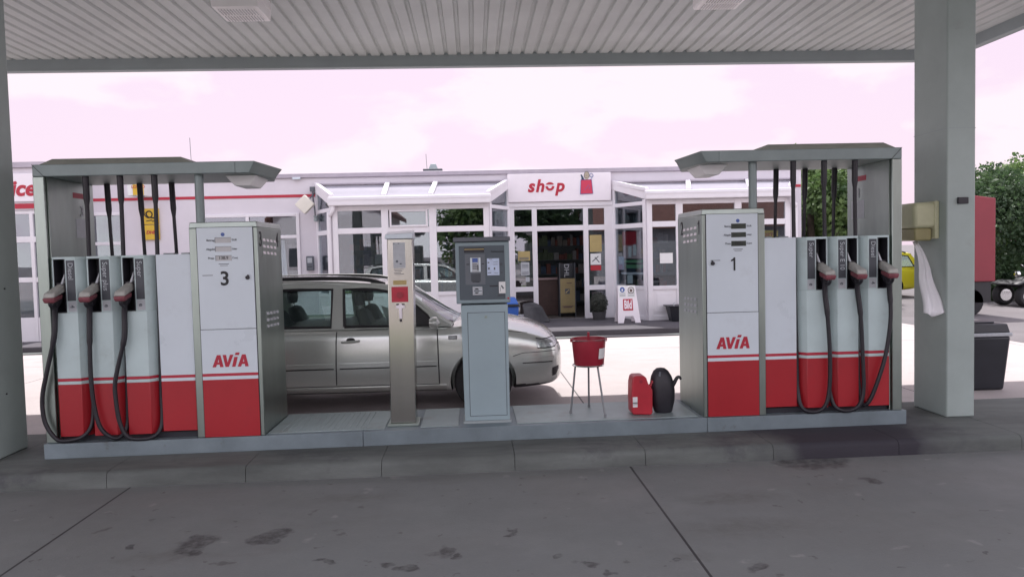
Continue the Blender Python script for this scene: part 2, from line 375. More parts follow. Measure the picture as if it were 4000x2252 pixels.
def text_mb(txt, size=1., bold=.0, shear=0., align='CENTER', ext=.0, space=1.):
    cu = bpy.data.curves.new('t', 'FONT'); cu.body = txt; cu.size = size; cu.offset = bold*size; cu.shear = shear; cu.extrude = ext
    cu.align_x = align; cu.align_y = 'CENTER'; cu.resolution_u = 4; cu.space_character = space
    me = curve_mesh(cu); mb = MB(); mb.bm.from_mesh(me); bpy.data.meshes.remove(me); return mb
def place(mb, o, right, up, out=.0):
    o = Vector(o); r = Vector(right).normalized(); u = Vector(up).normalized(); n = r.cross(u)
    return mb.map(lambda c: o + r*c.x + u*c.y + n*(c.z+out))
def text(name, txt, o, size, m, parent, right=(1,0,0), up=(0,0,1), bold=0., shear=0., align='CENTER', out=.002, space=1., label=None, sx=1.):
    mb = text_mb(txt, size, bold, shear, align, ext=.0012, space=space)
    if sx != 1.: mb.map(lambda c: (c.x*sx, c.y, c.z))
    place(mb, o, right, up, out)
    return put(name, mb, m, parent, label=label)
def flat_shape(outer, holes=(), depth=.004):
    cu = bpy.data.curves.new('s', 'CURVE'); cu.dimensions = '2D'; cu.fill_mode = 'BOTH'; cu.extrude = depth/2
    for lp in [outer, *holes]:
        sp = cu.splines.new('POLY'); sp.points.add(len(lp)-1); sp.use_cyclic_u = True
        for p, q in zip(sp.points, lp): p.co = (q[0], q[1], 0, 1)
    me = curve_mesh(cu); mb = MB(); mb.bm.from_mesh(me); bpy.data.meshes.remove(me); return mb
def one_mb(h, bold=1.):
    mb = flat_shape([(-.02*h,-.5*h),(.115*h*bold,-.5*h),(.115*h*bold,.5*h),(.0,.5*h),(-.06*h,.40*h),(-.22*h,.31*h),(-.22*h,.19*h),(-.02*h,.27*h)], (), .001); return mb
def circ(cx, cy, r, n=24, ry=None): return [(cx+r*math.cos(2*math.pi*i/n), cy+(ry or r)*math.sin(2*math.pi*i/n)) for i in range(n)]
def struct(name, mb, mats, **k):
    o = put(name, mb, mats, **k); o['kind'] = 'structure'; return o

# ------------------------------------------------------------------ setting
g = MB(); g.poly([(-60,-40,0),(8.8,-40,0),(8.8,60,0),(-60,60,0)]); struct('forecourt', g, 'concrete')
g = MB(); g.poly([(8.8,-40,.004),(90,-40,.004),(90,90,.004),(8.8,90,.004)]); g.poly([(-400,-400,-.03),(400,-400,-.03),(400,600,-.03),(-400,600,-.03)]); struct('road', g, 'asphalt')
g = MB(); g.poly([(-9,-3.4,.006),(3.5,-3.4,.006),(3.5,-1.5,.006),(-9,-1.5,.006)]); struct('grass_verge', g, mat('verge grass', (.10,.17,.03), .9, var=.3, scale=8, bump=.4))
# island kerb with rounded nose and joints
def isl_y(x): return 5.63 + .009*x
k = MB()
xs = [-9.0]
while xs[-1] < 9.5: xs.append(xs[-1]+1.0)
off = .27
prof = [(0,.0),(.004,.08),(.014,.103),(.034,.116),(.065,.121),(.30,.122),(1.35,.122),(1.35,0)]
for i in range(len(xs)-1):
    a, b = xs[i]+off+.002, xs[i+1]+off-.002
    A = [k.v((a, isl_y(a)+p[0], p[1])) for p in prof]; B = [k.v((b, isl_y(b)+p[0], p[1])) for p in prof]
    k.smooth = True
    for j in range(len(prof)-1): k.f([A[j],B[j],B[j+1],A[j+1]])
    k.smooth = False
    k.f(A); k.f(B[::-1])
struct('kerb', k, 'kerb', sharp=50)
# dark spill on kerb top is part of kerb material
# plinth of the pump island
def pl_y(x): return 6.03 + .018*(x+3.38)
p = MB()
x0, x1 = -3.40, 3.62
for a, b in ((x0,-.93),(-.926,1.9),(1.904,x1)):
    p.mi = 0
    p.hexa([(a,pl_y(a),.122),(b,pl_y(b),.122),(b,pl_y(b)+.80,.122),(a,pl_y(a)+.80,.122),(a,pl_y(a),.24),(b,pl_y(b),.24),(b,pl_y(b)+.80,.24),(a,pl_y(a)+.80,.24)])
p.mi = 1
for a, b in ((-1.69,-.76),(-.47,-.16),(.32,1.84)):
    p.hexa([(a,pl_y(a)+.06,.24),(b,pl_y(b)+.06,.24),(b,pl_y(b)+.77,.24),(a,pl_y(a)+.77,.24),(a,pl_y(a)+.06,.247),(b,pl_y(b)+.06,.247),(b,pl_y(b)+.77,.247),(a,pl_y(a)+.77,.247)])
for i in range(16):   # raised ribs of the tread plate by the left pump
    xx = -1.60+i*.045
    p.hexa([(xx,6.16,.247),(xx+.014,6.16,.247),(xx+.014,6.78,.247),(xx,6.78,.247),(xx,6.16,.252),(xx+.014,6.16,.252),(xx+.014,6.78,.252),(xx,6.78,.252)])
struct('pump_island', p, ['plinth','tread'], bevel=.006)
# pavement in front of the shop
s = MB(); s.hexa([(-8.6,14.36,0),(8.0,14.48,0),(8.0,24,0),(-8.6,24,0),(-8.6,14.36,.12),(8.0,14.48,.12),(8.0,24,.12),(-8.6,24,.12)])
s.hexa([(-30,13.5,0),(-8.604,13.5,0),(-8.604,16.6,0),(-30,16.6,0),(-30,13.5,.05),(-8.604,13.5,.05),(-8.604,16.6,.05),(-30,16.6,.05)])
struct('pavement', s, 'pave', bevel=.02)
s = MB(); s.box(-8.6,8.0,14.12,14.34,.0,.02); struct('gutter', s, 'kerb')

# ------------------------------------------------------------------ canopy
CZ = 4.40; CY0, CY1, CX0, CX1 = 2.1, 10.75, -16., 6.75
can = thing('canopy', (-4,6.5,4.25), 'wide flat canopy with ribbed white metal soffit over the pump island', 'canopy')
c = MB(); per = .176; x = CX0; pts = []
while x < CX1-.01:
    pts += [(x,CZ),(x+.016,CZ+.03),(x+.046,CZ+.03),(x+.062,CZ)]; x += per
pts.append((CX1,CZ))
pts = [q for q in pts if q[0] <= CX1]
A = [c.v((q[0],CY0,q[1])) for q in pts]; B = [c.v((q[0],CY1-.12,q[1])) for q in pts]
for i in range(len(pts)-1): c.f([A[i],A[i+1],B[i+1],B[i]])
put('soffit', c, 'canopy', can)
def fascia(mb): put('fascia', mb, 'fascia', can, bevel=.008)
fascia(MB().box(CX0,CX1,CY1-.12,CY1,4.245,4.95)); fascia(MB().box(CX0,CX1,CY0-.12,CY0,4.245,4.95))
fascia(MB().box(CX1,CX1+.12,CY0-.12,CY1,4.245,4.95))
put('roof_deck', MB().box(CX0,CX1,CY0,CY1-.12,4.80,4.9), 'fascia', can)
def downlight(name, x, y, label, drop):
    t = thing(name, (x,y,4.3), label, 'lamp', 'ceiling lamps under the canopy')
    h = MB(); h.box(x-.24,x+.24,y-.26,y+.26,4.30,4.42); h.frustum((x-.23,x+.23,y-.25,y+.25),(x-.24,x+.24,y-.26,y+.26),4.30-drop,4.30)
    put('housing', h, 'lamp', t, bevel=.008)
    d = MB(); d.box(x-.19,x+.19,y-.21,y-.01,4.296-drop,4.30-drop-.0005); d.box(x-.19,x+.19,y+.01,y+.21,4.296-drop,4.30-drop-.0005)
    put('diffuser', d, 'lamp', t)
    l = MB()
    for i in range(13):
        xx = x-.18+i*.03; l.box(xx-.002,xx+.002,y-.2,y-.02,4.285-drop,4.295-drop); l.box(xx-.002,xx+.002,y+.02,y+.2,4.285-drop,4.295-drop)
    put('louvre', l, 'chrome', t)
downlight('canopy_lamp', -2.35, 8.15, 'box lamp hanging low under the canopy, above the pump marked 3', .10)
downlight('canopy_lamp', 2.74, 8.14, 'flush louvred lamp under the canopy, nearer the pump marked 1', .02)
pr = thing('canopy_pillar', (4.2,6.6,.12), 'square grey canopy pillar right of the pump marked 1, holding the towel dispenser', 'pillar', 'canopy pillars')
put('shaft', MB().box(4.08,4.335,6.33,6.82,.122,4.42), 'pillar', pr, bevel=.012)
put('cable_box', MB().box(4.17,4.262,6.31,6.33,1.975,2.03), 'black', pr, bevel=.004)
put('sleeve_band', MB().box(4.0788,4.3362,6.3288,6.8212,2.62,2.624), 'fascia', pr)
pl = thing('canopy_pillar', (-3.9,6.2,.12), 'square grey canopy pillar left of the pump marked 3, cut off by the picture edge', 'pillar', 'canopy pillars')
put('shaft', MB().box(-4.02,-3.765,5.96,6.46,.122,4.42), 'pillar', pl, bevel=.012)
put('hook', MB().tube([(-3.78,6.12,2.66),(-3.72,6.1,2.665),(-3.68,6.05,2.65)], .006, n=6), 'black', pl)
b = MB()
for z, y in ((1.46,6.25),(1.52,6.1),(.62,6.2),(.9,6.05)): b.cyl((-3.77,y,z),(-3.758,y,z),.007,n=8)
put('bolt', b, 'black', pl)

# ------------------------------------------------------------------ fuel pumps
def pump(sgn, num, side_nums, label, fuels, lower_hoses, X0, Y0, k, lcd):
    def T(c): return (X0 + sgn*c[0], Y0 + c[1], .241 + (c[2]-.24)*k)
    root = thing('fuel_pump', (X0+sgn*.85, Y0+.38, .24), label, 'fuel pump', 'fuel pumps on the island')
    P = lambda n, mb, m, par=root, **kw: put(n, mb, m, par, xf=T, **kw)
    def TX(name, txt, u, v, z, size, m, par, **kw):
        mb = text_mb(txt, size, kw.get('bold',0), kw.get('shear',0), kw.get('align','CENTER'), .001) if txt != '1' else one_mb(size*.70)
        up = kw.get('up', (0,0,1)); right = kw.get('right', (1,0,0))
        place(mb, T((u,v,z)), right, up, kw.get('out',.002)); return put(name, mb, m, par)
    D = .76
    # frame: tall outer slab with the front rim
    f = MB(); f.box(.0,.085,.0,D,.24,2.325); f.box(.085,.095,.03,D-.03,.24,2.325)
    fr = P('frame', f, 'steel', bevel=.006)
    # stickers on the inner face of the slab
    P('notice', MB().box(.095,.097,.43,.66,1.86,2.02), 'sticker_grey', fr)
    P('faded_banner', MB().box(.095,.0965,.40,.60,2.19,2.235), 'stripe_red', fr)
    mb = text_mb('3' if sgn > 0 else '1', .12, .02, 0, 'CENTER', .001)
    place(mb, T((.097,.53,2.08)), (0,sgn*1,0) if sgn > 0 else (0,-1,0), (0,0,1), .001); put('pale_mark', mb, 'sticker_grey', fr)
    h = MB(); h.prism([(0,0),(1.55,0),(1.55,D),(0,D)], 2.325, 2.418)
    tp = [(1.55,0,2.418),(1.70,0,2.418),(1.82,.38,2.390),(1.70,D,2.418),(1.55,D,2.418)]; bt_ = [(1.55,0,2.325),(1.655,.006,2.325),(1.755,.38,2.312),(1.655,D-.006,2.325),(1.55,D,2.325)]
    ta = [h.v(q) for q in tp]; ba = [h.v(q) for q in bt_]; h.f(ta); h.f(ba[::-1])
    for q in range(5): h.f([ba[q],ba[(q+1)%5],ta[(q+1)%5],ta[q]]) if q != 4 else None
    hd = P('header', h, 'steel_paint', bevel=.006)
    P('seam', MB().bar((.0,-.001,2.418),(.088,-.001,2.325),.003,.003,up=(0,1,0)), 'recess', hd)
    P('roof_cap', MB().frustum((.03,1.20,.03,D-.03),(.09,1.09,.12,D-.12),2.418,2.475), 'cap_steel', bevel=.004)
    P('lamp', MB().frustum((1.475,1.60,.22,.52),(1.41,1.66,.18,.56),2.245,2.325), 'lamp', bevel=.006)
    ps = MB(); ps.cyl((1.235,.09,1.94),(1.235,.09,2.325),.034); P('support_post', ps, 'steel_paint')
    # cabinet
    cb = MB(); cb.box(1.17,1.70,.0,D-.03,.24,1.90); cb.frustum((1.17,1.70,.0,D-.03),(1.176,1.694,.006,D-.036),1.90,1.945)
    cab = P('cabinet', cb, 'steel', bevel=.005)
    dp = MB(); dp.box(1.232,1.664,-.008,.0,1.101,1.902); door = P('upper_door', dp, 'white', bevel=.002)
    dp = MB(); dp.box(1.232,1.664,-.008,.0,.75,1.097); dp.mi = 1; dp.box(1.232,1.664,-.008,.0,.727,.75); dp.mi = 0; dp.box(1.232,1.664,-.008,.0,.70,.727); dp.mi = 2; dp.box(1.232,1.664,-.008,.0,.243,.70)
    low = P('lower_door', dp, ['white','stripe_red','red'])
    P('gap', MB().box(1.226,1.670,-.002,-.0005,.242,1.906), 'recess', cab)
    # displays
    for z0, z1, lt, rt in ((1.781,1.823,'Betrag','EUR'),(1.712,1.752,'Abgabe','Liter'),(1.640,1.682,'Preis','Cent')):
        P('display', MB().box(1.372-(0 if sgn>0 else .04),1.496-(0 if sgn>0 else .04),-.010,-.0082,z0,z1), lcd, door)
        ua, ub = (1.338, 1.523) if sgn > 0 else (1.483, 1.305)
        TX('caption', lt, ua, -.009, (z0+z1)/2, .024, 'ink_grey', door); TX('caption', rt, ub, -.009, (z0+z1)/2, .022, 'ink_grey', door)
        if sgn > 0:
            P('display_rim', MB().box(1.372,1.496,-.0112,-.0102,z1-.003,z1).box(1.372,1.375,-.0112,-.0102,z0,z1), 'ink_grey', door)
    uc = 1.434 if sgn > 0 else 1.40
    TX('digits', '138.9', uc, -.0105, 1.661, .034, 'ink', door)
    P('grade_lines', MB().box(uc-.04,uc+.04,-.0095,-.0085,1.612,1.617).box(uc-.03,uc+.03,-.0095,-.0085,1.600,1.604), 'ink_grey', door)
    P('badge', MB().cyl((uc,-.0105,1.846),(uc,-.008,1.846),.015,n=18), 'blue', door)
    TX('number', num, 1.437, -.009, 1.495, .155, 'ink', door, bold=.018)
    P('lock', MB().cyl((1.615,-.022,1.503),(1.615,-.008,1.503),.016,n=14).bar((1.615,-.02,1.503),(1.622,-.02,1.525),.012,.01,up=(0,1,0)), 'black', door)
    P('type_line', MB().box(1.265 if sgn>0 else 1.55,1.345 if sgn>0 else 1.63,-.0095,-.0085,1.525,1.530), 'ink_grey', door)
    # AVIA lettering: heavy slanted capitals, the I carrying an accent
    uM = 1.452
    b0 = .800; ox = uM*sgn+X0-.14
    gA = ([(0,0),(.027,0),(.033,.02),(.054,.02),(.059,0),(.086,0),(.056,.096),(.028,.096)], [[(.038,.038),(.049,.038),(.0435,.064)]])
    gV = ([(0,.096),(.027,.096),(.042,.034),(.057,.096),(.084,.096),(.054,0),(.028,0)], [])
    gI = ([(0,0),(.027,0),(.040,.078),(.013,.078)], []); gT = ([(.016,.092),(.048,.092),(.053,.112),(.021,.112)], [])
    for nm, a, (outer_, holes_) in (('letter',0,gA),('letter',.073,gV),('letter',.152,gI),('accent',.152,gT),('letter',.196,gA)):
        mb = flat_shape(outer_, holes_, .002)
        mb.map(lambda c: (ox + a + c.x + c.y*.10, Y0-.0095+c.z, .241+(b0+c.y-.24)*k)); put(nm, mb, 'stripe_red', low)
    # side vents and numerals
    for zt in (1.80, 1.20):
        v = MB(); v.mi = 0; v.box(1.7002,1.7016,.12 if zt>1.5 else .15,.55,zt-.135,zt+.02); v.mi = 1
        for i in range(4):
            for j in range(3):
                y = .14+i*.11 if zt > 1.5 else .17+i*.1; z = zt-j*.052-i*.003
                v.hexa([(1.7005,y,z-.008),(1.709,y,z-.010),(1.709,y+.062,z-.010),(1.7005,y+.062,z-.008),(1.7005,y,z+.012),(1.703,y,z+.012),(1.703,y+.062,z+.012),(1.7005,y+.062,z+.012)])
        P('side_vent', v, ['steel', 'sign_white' if zt > 1.5 else 'sticker_grey'], cab)
    for txt, y in ((side_nums[0],.08),(side_nums[1],.59)):
        mb = text_mb(txt, .17, .01, 0, 'CENTER', .001) if txt != '1' else one_mb(.12)
        place(mb, T((1.70,y,1.80)), (0,1,0) if sgn > 0 else (0,-1,0), (0,0,1), .002); put('side_number', mb, 'ink', cab)
    # plain panel beside the cabinet
    def banded(mb, pts_plan, z0, z1):
        for a, b2, mi in ((z0,.697,2),(.697,.722,0),(.722,.745,1),(.745,z1,0)):
            mb.mi = mi; mb.prism(pts_plan, a, b2)
    bp = MB(); banded(bp, [(.902,.015),(1.166,.015),(1.166,.10),(.902,.10)], .30, 1.70); P('plain_panel', bp, ['white','stripe_red','red'])
    rb = MB(); banded(rb, [(.11,.45),(1.166,.45),(1.166,D-.02),(.11,D-.02)], .285, 1.69); P('rear_panel', rb, ['disp_white','stripe_red','red'])
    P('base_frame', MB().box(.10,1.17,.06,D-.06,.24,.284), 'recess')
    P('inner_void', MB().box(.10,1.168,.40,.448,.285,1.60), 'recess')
    # three dispenser columns with nozzles
    for i, fuel in enumerate(fuels):
        a = .112+.2635*i; b = a+.255
        plan = [(a,.0),(a+.178,.0),(b,.10),(b,.34),(a,.34)]
        cm = MB(); banded(cm, plan, .285, 1.262)
        cm.mi = 0
        cm.prism([(a+.098,.0),(a+.178,.0),(b,.10),(b,.34),(a,.34),(a,.14),(a+.098,.14)], 1.262, 1.682)
        cm.prism(plan, 1.682, 1.70); cm.box(a,a+.010,.0,.14,1.44,1.682)
        colm = P('dispenser_column', cm, ['disp_white','stripe_red','red'], bevel=.003)
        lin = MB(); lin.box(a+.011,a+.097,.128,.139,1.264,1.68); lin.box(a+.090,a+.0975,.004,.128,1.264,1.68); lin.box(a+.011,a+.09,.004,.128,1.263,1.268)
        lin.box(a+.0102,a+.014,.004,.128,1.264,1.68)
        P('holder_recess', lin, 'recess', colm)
        P('label_strip', MB().box(a+.108,a+.172,-.003,.0,1.355,1.672), 'strip', colm)
        P('sticker', MB().box(a+.112,a+.172,-.003,.0,1.27,1.350), 'sticker_grey', colm)
        TX('symbol', 'e' if 'el' not in fuel else '4', a+.142, -.003, 1.31, .05, 'ink_grey', colm, right=(0,0,-1), up=(1,0,0), bold=.01)
        TX('fuel_name', fuel, a+.14, -.003, 1.655, .054, 'fuel_ink', colm, right=(0,0,-1), up=(1,0,0), align='LEFT')
        # nozzle: body reaching out of the recess towards the viewer, red rear cap
        nb = MB(); cx = a+.045
        nb.mi = 0; nb.hexa([(cx-.045,-.155,1.385),(cx+.045,-.155,1.385),(cx+.032,.06,1.43),(cx-.032,.06,1.43),(cx-.042,-.145,1.425),(cx+.042,-.145,1.425),(cx+.024,.06,1.50),(cx-.024,.06,1.50)])
        noz = P('nozzle', nb, 'nozzle_body', bevel=.012)
        cap = MB(); cap.hexa([(cx-.040,-.150,1.345),(cx+.040,-.150,1.345),(cx+.036,-.02,1.375),(cx-.036,-.02,1.375),(cx-.047,-.165,1.386),(cx+.047,-.165,1.386),(cx+.042,-.02,1.412),(cx-.042,-.02,1.412)])
        P('nozzle_cap', cap, 'nozzle_red', noz, bevel=.012)
        P('spout', MB().tube([(cx+.005,.05,1.46),(cx+.012,.085,1.52),(cx+.016,.095,1.60)], .011, n=8), 'chrome', noz)
        P('lever', MB().hexa([(cx+.018,-.01,1.49),(cx+.034,-.01,1.49),(cx+.034,.01,1.49),(cx+.018,.01,1.49),(cx+.036,.03,1.585),(cx+.048,.03,1.585),(cx+.048,.045,1.585),(cx+.036,.045,1.585)]), 'sticker_grey', noz, bevel=.003)
        P('hand_guard', MB().tube([(cx,-.10,1.40),(cx,-.14,1.345),(cx,-.09,1.31),(cx,.0,1.34),(cx,.05,1.42)], .012, n=8), 'black', noz)
        P('nozzle_neck', MB().box(cx-.038,cx+.038,.02,.05,1.48,1.498), 'black', noz, bevel=.004)
        # hose from nozzle down and round behind the column
        pts = lower_hoses[i]
        path = [(cx,-.06,1.36)] + [(u, -.045 + w, z) for u, z, w in pts]
        P('hose', MB().tube(path, lambda t: .021 if t < .22 else .0165, n=10, sub=7), 'rubber')
        # hose rising from the column to the header
        ub = b+.006
        P('riser_hose', MB().tube([(ub-.02,.05,.50),(ub-.008,.05,1.0),(ub+.002,.05,1.70),(ub+.006,.05,2.1),(ub+.004,.05,2.335)], lambda t: .016 if t < .78 else .024, n=10), 'rubber')
        us = (.263,.539,.810)[i]
        P('riser_hose', MB().tube([(us+.008,.66,1.66),(us,.66,1.97),(us-.010,.66,2.335)], lambda t: .0145 if t < .6 else .024, n=10), 'rubber')
    P('pipe_stub', MB().box(.92,1.0,.12,.2,1.70,1.712).box(1.06,1.12,.12,.2,1.70,1.712), 'fascia')
    return root
L1 = [(.135,1.25,.01),(.124,1.073,.0),(.061,.826,0),(.012,.609,0),(.021,.421,0),(.098,.285,0),(.187,.262,.01),(.295,.29,.03),(.346,.378,.07),(.355,.55,.09)]
L2 = [(.398,1.25,.01),(.392,1.002,0),(.389,.753,0),(.402,.533,0),(.442,.359,0),(.522,.275,.01),(.58,.275,.04),(.615,.36,.08),(.62,.55,.09)]
L3 = [(.664,1.243,.01),(.658,1.057,0),(.613,.886,0),(.572,.715,0),(.569,.59,0),(.59,.401,0),(.644,.283,0),(.734,.255,.01),(.842,.27,.03),(.886,.358,.07),(.886,.56,.09)]
Q1 = [(.128,1.25,.01),(.124,1.024,0),(.159,.758,0),(.214,.558,0),(.296,.333,.02),(.345,.31,.06),(.355,.50,.09)]
Q2 = [(.402,1.25,.01),(.380,1.032,0),(.364,.697,0),(.358,.429,0),(.399,.30,0),(.495,.258,.01),(.587,.295,.04),(.615,.45,.08),(.62,.6,.09)]
Q3 = [(.680,1.25,.01),(.662,1.04,0),(.643,.706,0),(.651,.439,0),(.692,.30,0),(.785,.258,.01),(.870,.296,.04),(.886,.45,.08),(.886,.6,.09)]
pump(1, '3', ('3','4'), 'white and red fuel pump marked 3, standing nearer the left pillar', ['Diesel','Super plus','Super'], [L1,L2,L3], -3.40, 6.07, 1.0, 'lcd_glare')
pump(-1, '1', ('1','2'), 'white and red fuel pump marked 1, standing nearer the right pillar', ['Diesel','Super E 10','Super'], [Q1,Q2,Q3], 3.585, 6.16, 1.012, 'lcd')

# ------------------------------------------------------------------ stainless emergency pillar
e = thing('emergency_post', (-.607,6.34,.24), 'slim stainless steel post with red panel and small hammer beside the payment terminal', 'emergency post')
put('column', MB().hexa([(-.722,6.24,.262),(-.512,6.24,.262),(-.512,6.44,.262),(-.722,6.44,.262),(-.706,6.24,1.785),(-.498,6.24,1.785),(-.498,6.44,1.785),(-.706,6.44,1.785)]), 'brushed', e, bevel=.006)
put('cap', MB().hexa([(-.722,6.215,1.785),(-.492,6.215,1.785),(-.492,6.47,1.785),(-.722,6.47,1.785),(-.716,6.225,1.822),(-.496,6.225,1.832),(-.496,6.46,1.862),(-.722,6.46,1.850)]), 'white', e, bevel=.006)
put('base_plate', MB().box(-.745,-.485,6.21,6.47,.240,.262), 'steel', e, bevel=.004)
rp = put('red_panel', MB().box(-.681,-.546,6.234,6.24,1.266,1.392), 'stripe_red', e, bevel=.003)
put('button', MB().cyl((-.613,6.222,1.325),(-.613,6.236,1.325),.026,n=20), 'red_dirty', rp)
put('caution_sticker', MB().box(-.665,-.556,6.237,6.2395,1.408,1.445), 'dull_yellow', e)
ip = put('instruction_plate', MB().box(-.658,-.560,6.237,6.2395,1.545,1.755), 'sticker_grey', e)
put('print', MB().cyl((-.628,6.2355,1.60),(-.628,6.2375,1.60),.011,n=12).box(-.607,-.59,6.2355,6.237,1.575,1.585).box(-.655,-.645,6.2355,6.237,1.742,1.75).box(-.618,-.606,6.2355,6.237,1.742,1.75), 'ink_grey', ip)
pt = MB()
for i, z in enumerate((1.535,1.522,1.508,1.495)): pt.box(-.655+.004*(i%2),-.575-.012*(i%3),6.238,6.2395,z-.003,z+.002)
put('small_print', pt, 'ink_grey', e)
hm = put('hammer', MB().cyl((-.611,6.226,1.130),(-.611,6.226,1.222),.014,n=10).bar((-.646,6.226,1.228),(-.576,6.226,1.228),.022,.026).frustum((-.628,-.594,6.214,6.238),(-.618,-.604,6.217,6.235),1.240,1.254), 'sign_white', e, bevel=.003)
put('hammer_clip', MB().box(-.62,-.602,6.222,6.24,1.105,1.125).box(-.645,-.578,6.232,6.24,1.242,1.252), 'black', e)

# ------------------------------------------------------------------ payment terminal
t = thing('payment_terminal', (.075,6.35,.24), 'grey card payment terminal on a pedestal with keypad and pale blue sticker', 'payment terminal')
mT = mat('terminal grey paint', (.22,.285,.31), .45, var=.06, scale=3, bump=.05, bscale=80)
mT2 = mat('terminal light grey', (.28,.36,.39), .45, var=.06, scale=3)
mF = mat('terminal face grey', (.072,.092,.11), .5, var=.08, scale=6)
mH = mat('terminal hood', (.10,.11,.13), .5, var=.1)
ped = put('pedestal', MB().hexa([(-.107,6.23,.262),(.268,6.23,.262),(.268,6.50,.262),(-.107,6.50,.262),(-.116,6.23,1.225),(.272,6.23,1.225),(.272,6.50,1.225),(-.116,6.50,1.225)]), mT2, t, bevel=.005)
put('foot', MB().box(-.12,.28,6.22,6.51,.240,.262), 'fascia', t, bevel=.003)
dr = put('service_door', MB().box(-.060,.242,6.225,6.2305,.305,1.16), mT2, t, bevel=.002)
put('door_gap', MB().box(-.064,.246,6.2285,6.2295,.301,1.164), 'strip', t)
put('door_lock', MB().cyl((.088,6.218,1.125),(.088,6.226,1.125),.012,n=14), 'steel', dr)
hx = lambda zx: -.163+(zx-120)*.000477
hz = lambda zy: 1.78-(zy-95)*.000477
hd = put('head', MB().box(-.150,.294,6.22,6.52,1.238,1.745), mT, t, bevel=.008)
put('hood', MB().box(-.165,.302,6.19,6.54,1.746,1.783), mH, t, bevel=.006)
fc = put('face_plate', MB().box(-.120,.253,6.213,6.22,1.270,1.712), mF, t, bevel=.003)
def fbox(name, a, b, c, d, m, th=.004, par=fc, bv=.0): return put(name, MB().box(hx(a),hx(b),6.213-th,6.213,hz(d),hz(c)), m, par, bevel=bv)
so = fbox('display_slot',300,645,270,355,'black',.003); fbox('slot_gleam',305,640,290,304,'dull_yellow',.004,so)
fr = fbox('keypad_frame',312,655,380,905,mat('terminal mid grey', (.12,.135,.155), .5, var=.06),.003)
kp = fbox('keypad',400,580,440,690,'sticker_grey',.008,bv=.003)
put('keypad_side', MB().box(hx(402),hx(430),6.203,6.205,hz(680),hz(442)).box(hx(548),hx(578),6.203,6.205,hz(680),hz(442)), 'white', kp)
put('keypad_screen', MB().box(hx(438),hx(532),6.2035,6.2052,hz(520),hz(450)), 'blue', kp)
put('card_swipe', MB().box(hx(522),hx(540),6.2035,6.2052,hz(655),hz(565)), 'ink', kp)
ks = MB()
for i in range(4):
    for j in range(4): ks.box(hx(442+i*19),hx(455+i*19),6.203,6.2052,hz(560+j*26),hz(545+j*26))
put('keys', ks, 'strip', kp)
fbox('key_marks',335,385,545,560,'ink',.004); fbox('key_marks',595,640,543,556,'ink',.004)
fbox('lower_pad',410,575,715,850,'strip',.004); 
st = fbox('sticker',690,900,460,750,'paper_blue',.002)
pr_ = MB()
for a, b, c, d in ((700,730,520,540),(705,735,615,650),(805,830,615,655),(700,760,700,712),(800,880,515,522),(800,870,560,566),(810,880,710,716),(720,780,470,478)): pr_.box(hx(a),hx(b),6.2095,6.2112,hz(d),hz(c))
put('sticker_print', pr_, 'ink_grey', st)
text('caption', 'Tankautomat', (hx(870),6.2125,hz(342)), .020, 'ink', fc)
text('caption', 'EC-Cash', (hx(495),6.2085,hz(855)), .016, 'ink', fc)
put('button', MB().cyl((hx(930),6.203,hz(560)),(hx(930),6.213,hz(560)),.010,n=14).cyl((hx(940),6.209,hz(705)),(hx(940),6.213,hz(705)),.006,n=10), 'strip', fc)
cs = fbox('card_slot',430,600,940,1085,'sticker_grey',.008,bv=.003)
put('slot_mouth', MB().box(hx(455),hx(590),6.2035,6.2055,hz(1018),hz(1006)).lathe([(.001,0),(.022,.0005)],(hx(500),6.2040,hz(1012)),axis='y',n=20), 'ink', cs)
put('slot_lip', MB().box(hx(452),hx(592),6.2015,6.2040,hz(1004),hz(994)).box(hx(452),hx(592),6.2015,6.2040,hz(1032),hz(1022)), 'white', cs)
fbox('receipt_slot',725,868,925,945,'black',.003)
s2 = fbox('guide_sticker',885,998,865,1065,'paper',.003)
put('guide_print', MB().box(hx(905),hx(912),6.209,6.2105,hz(1030),hz(960)).bar((hx(925),6.2098,hz(930)),(hx(965),6.2098,hz(985)),.012,.001,up=(0,1,0)), 'ink_grey', s2)
fbox('rating_plate',860,980,1085,1115,'strip',.002)
put('status_light', MB().cyl((.277,6.212,1.276),(.277,6.222,1.276),.008,n=12), 'stripe_red', t)

# ------------------------------------------------------------------ bucket on stand, canister, watering can
bs = thing('bucket_stand', (.965,6.45,.247), 'thin steel wire stand holding the red bucket on the island', 'stand')
LG = [((.845,6.40,.665),(.805,6.45,.250)),((1.035,6.38,.655),(1.071,6.26,.250)),((.985,6.57,.66),(.998,6.68,.250))]
for a, b in LG:
    m = MB(); m.tube([a,((a[0]+b[0])/2,(a[1]+b[1])/2,(a[2]+b[2])/2),b], .0085, n=8, sub=2); m.cyl((b[0],b[1],.247),(b[0],b[1],.27),.012,n=10); put('leg', m, 'leg_steel', bs)
m = MB(); ring = [(.965+.133*math.cos(a*math.pi/8),6.45+.133*math.sin(a*math.pi/8),.668) for a in range(17)]; m.tube(ring, .007, n=6, sub=1); put('ring', m, 'chrome', bs)
bk = thing('bucket', (.972,6.45,.66), 'red plastic bucket with window squeegee handle sticking out, on a wire stand', 'bucket')
m = MB(); m.lathe([(.0,.667),(.120,.667),(.128,.675),(.146,.878),(.153,.880),(.153,.898),(.143,.898),(.139,.86),(.122,.70),(.0,.695)],(.972,6.45,0),n=36); put('shell', m, 'red_dirty', bk)
put('water', MB().lathe([(0,.80),(.134,.80)],(.972,6.45,0),n=24), 'dark_in', bk)
put('lug', MB().box(.812,.832,6.44,6.46,.868,.895).box(1.112,1.132,6.44,6.46,.868,.895), 'red_dirty', bk, bevel=.003)
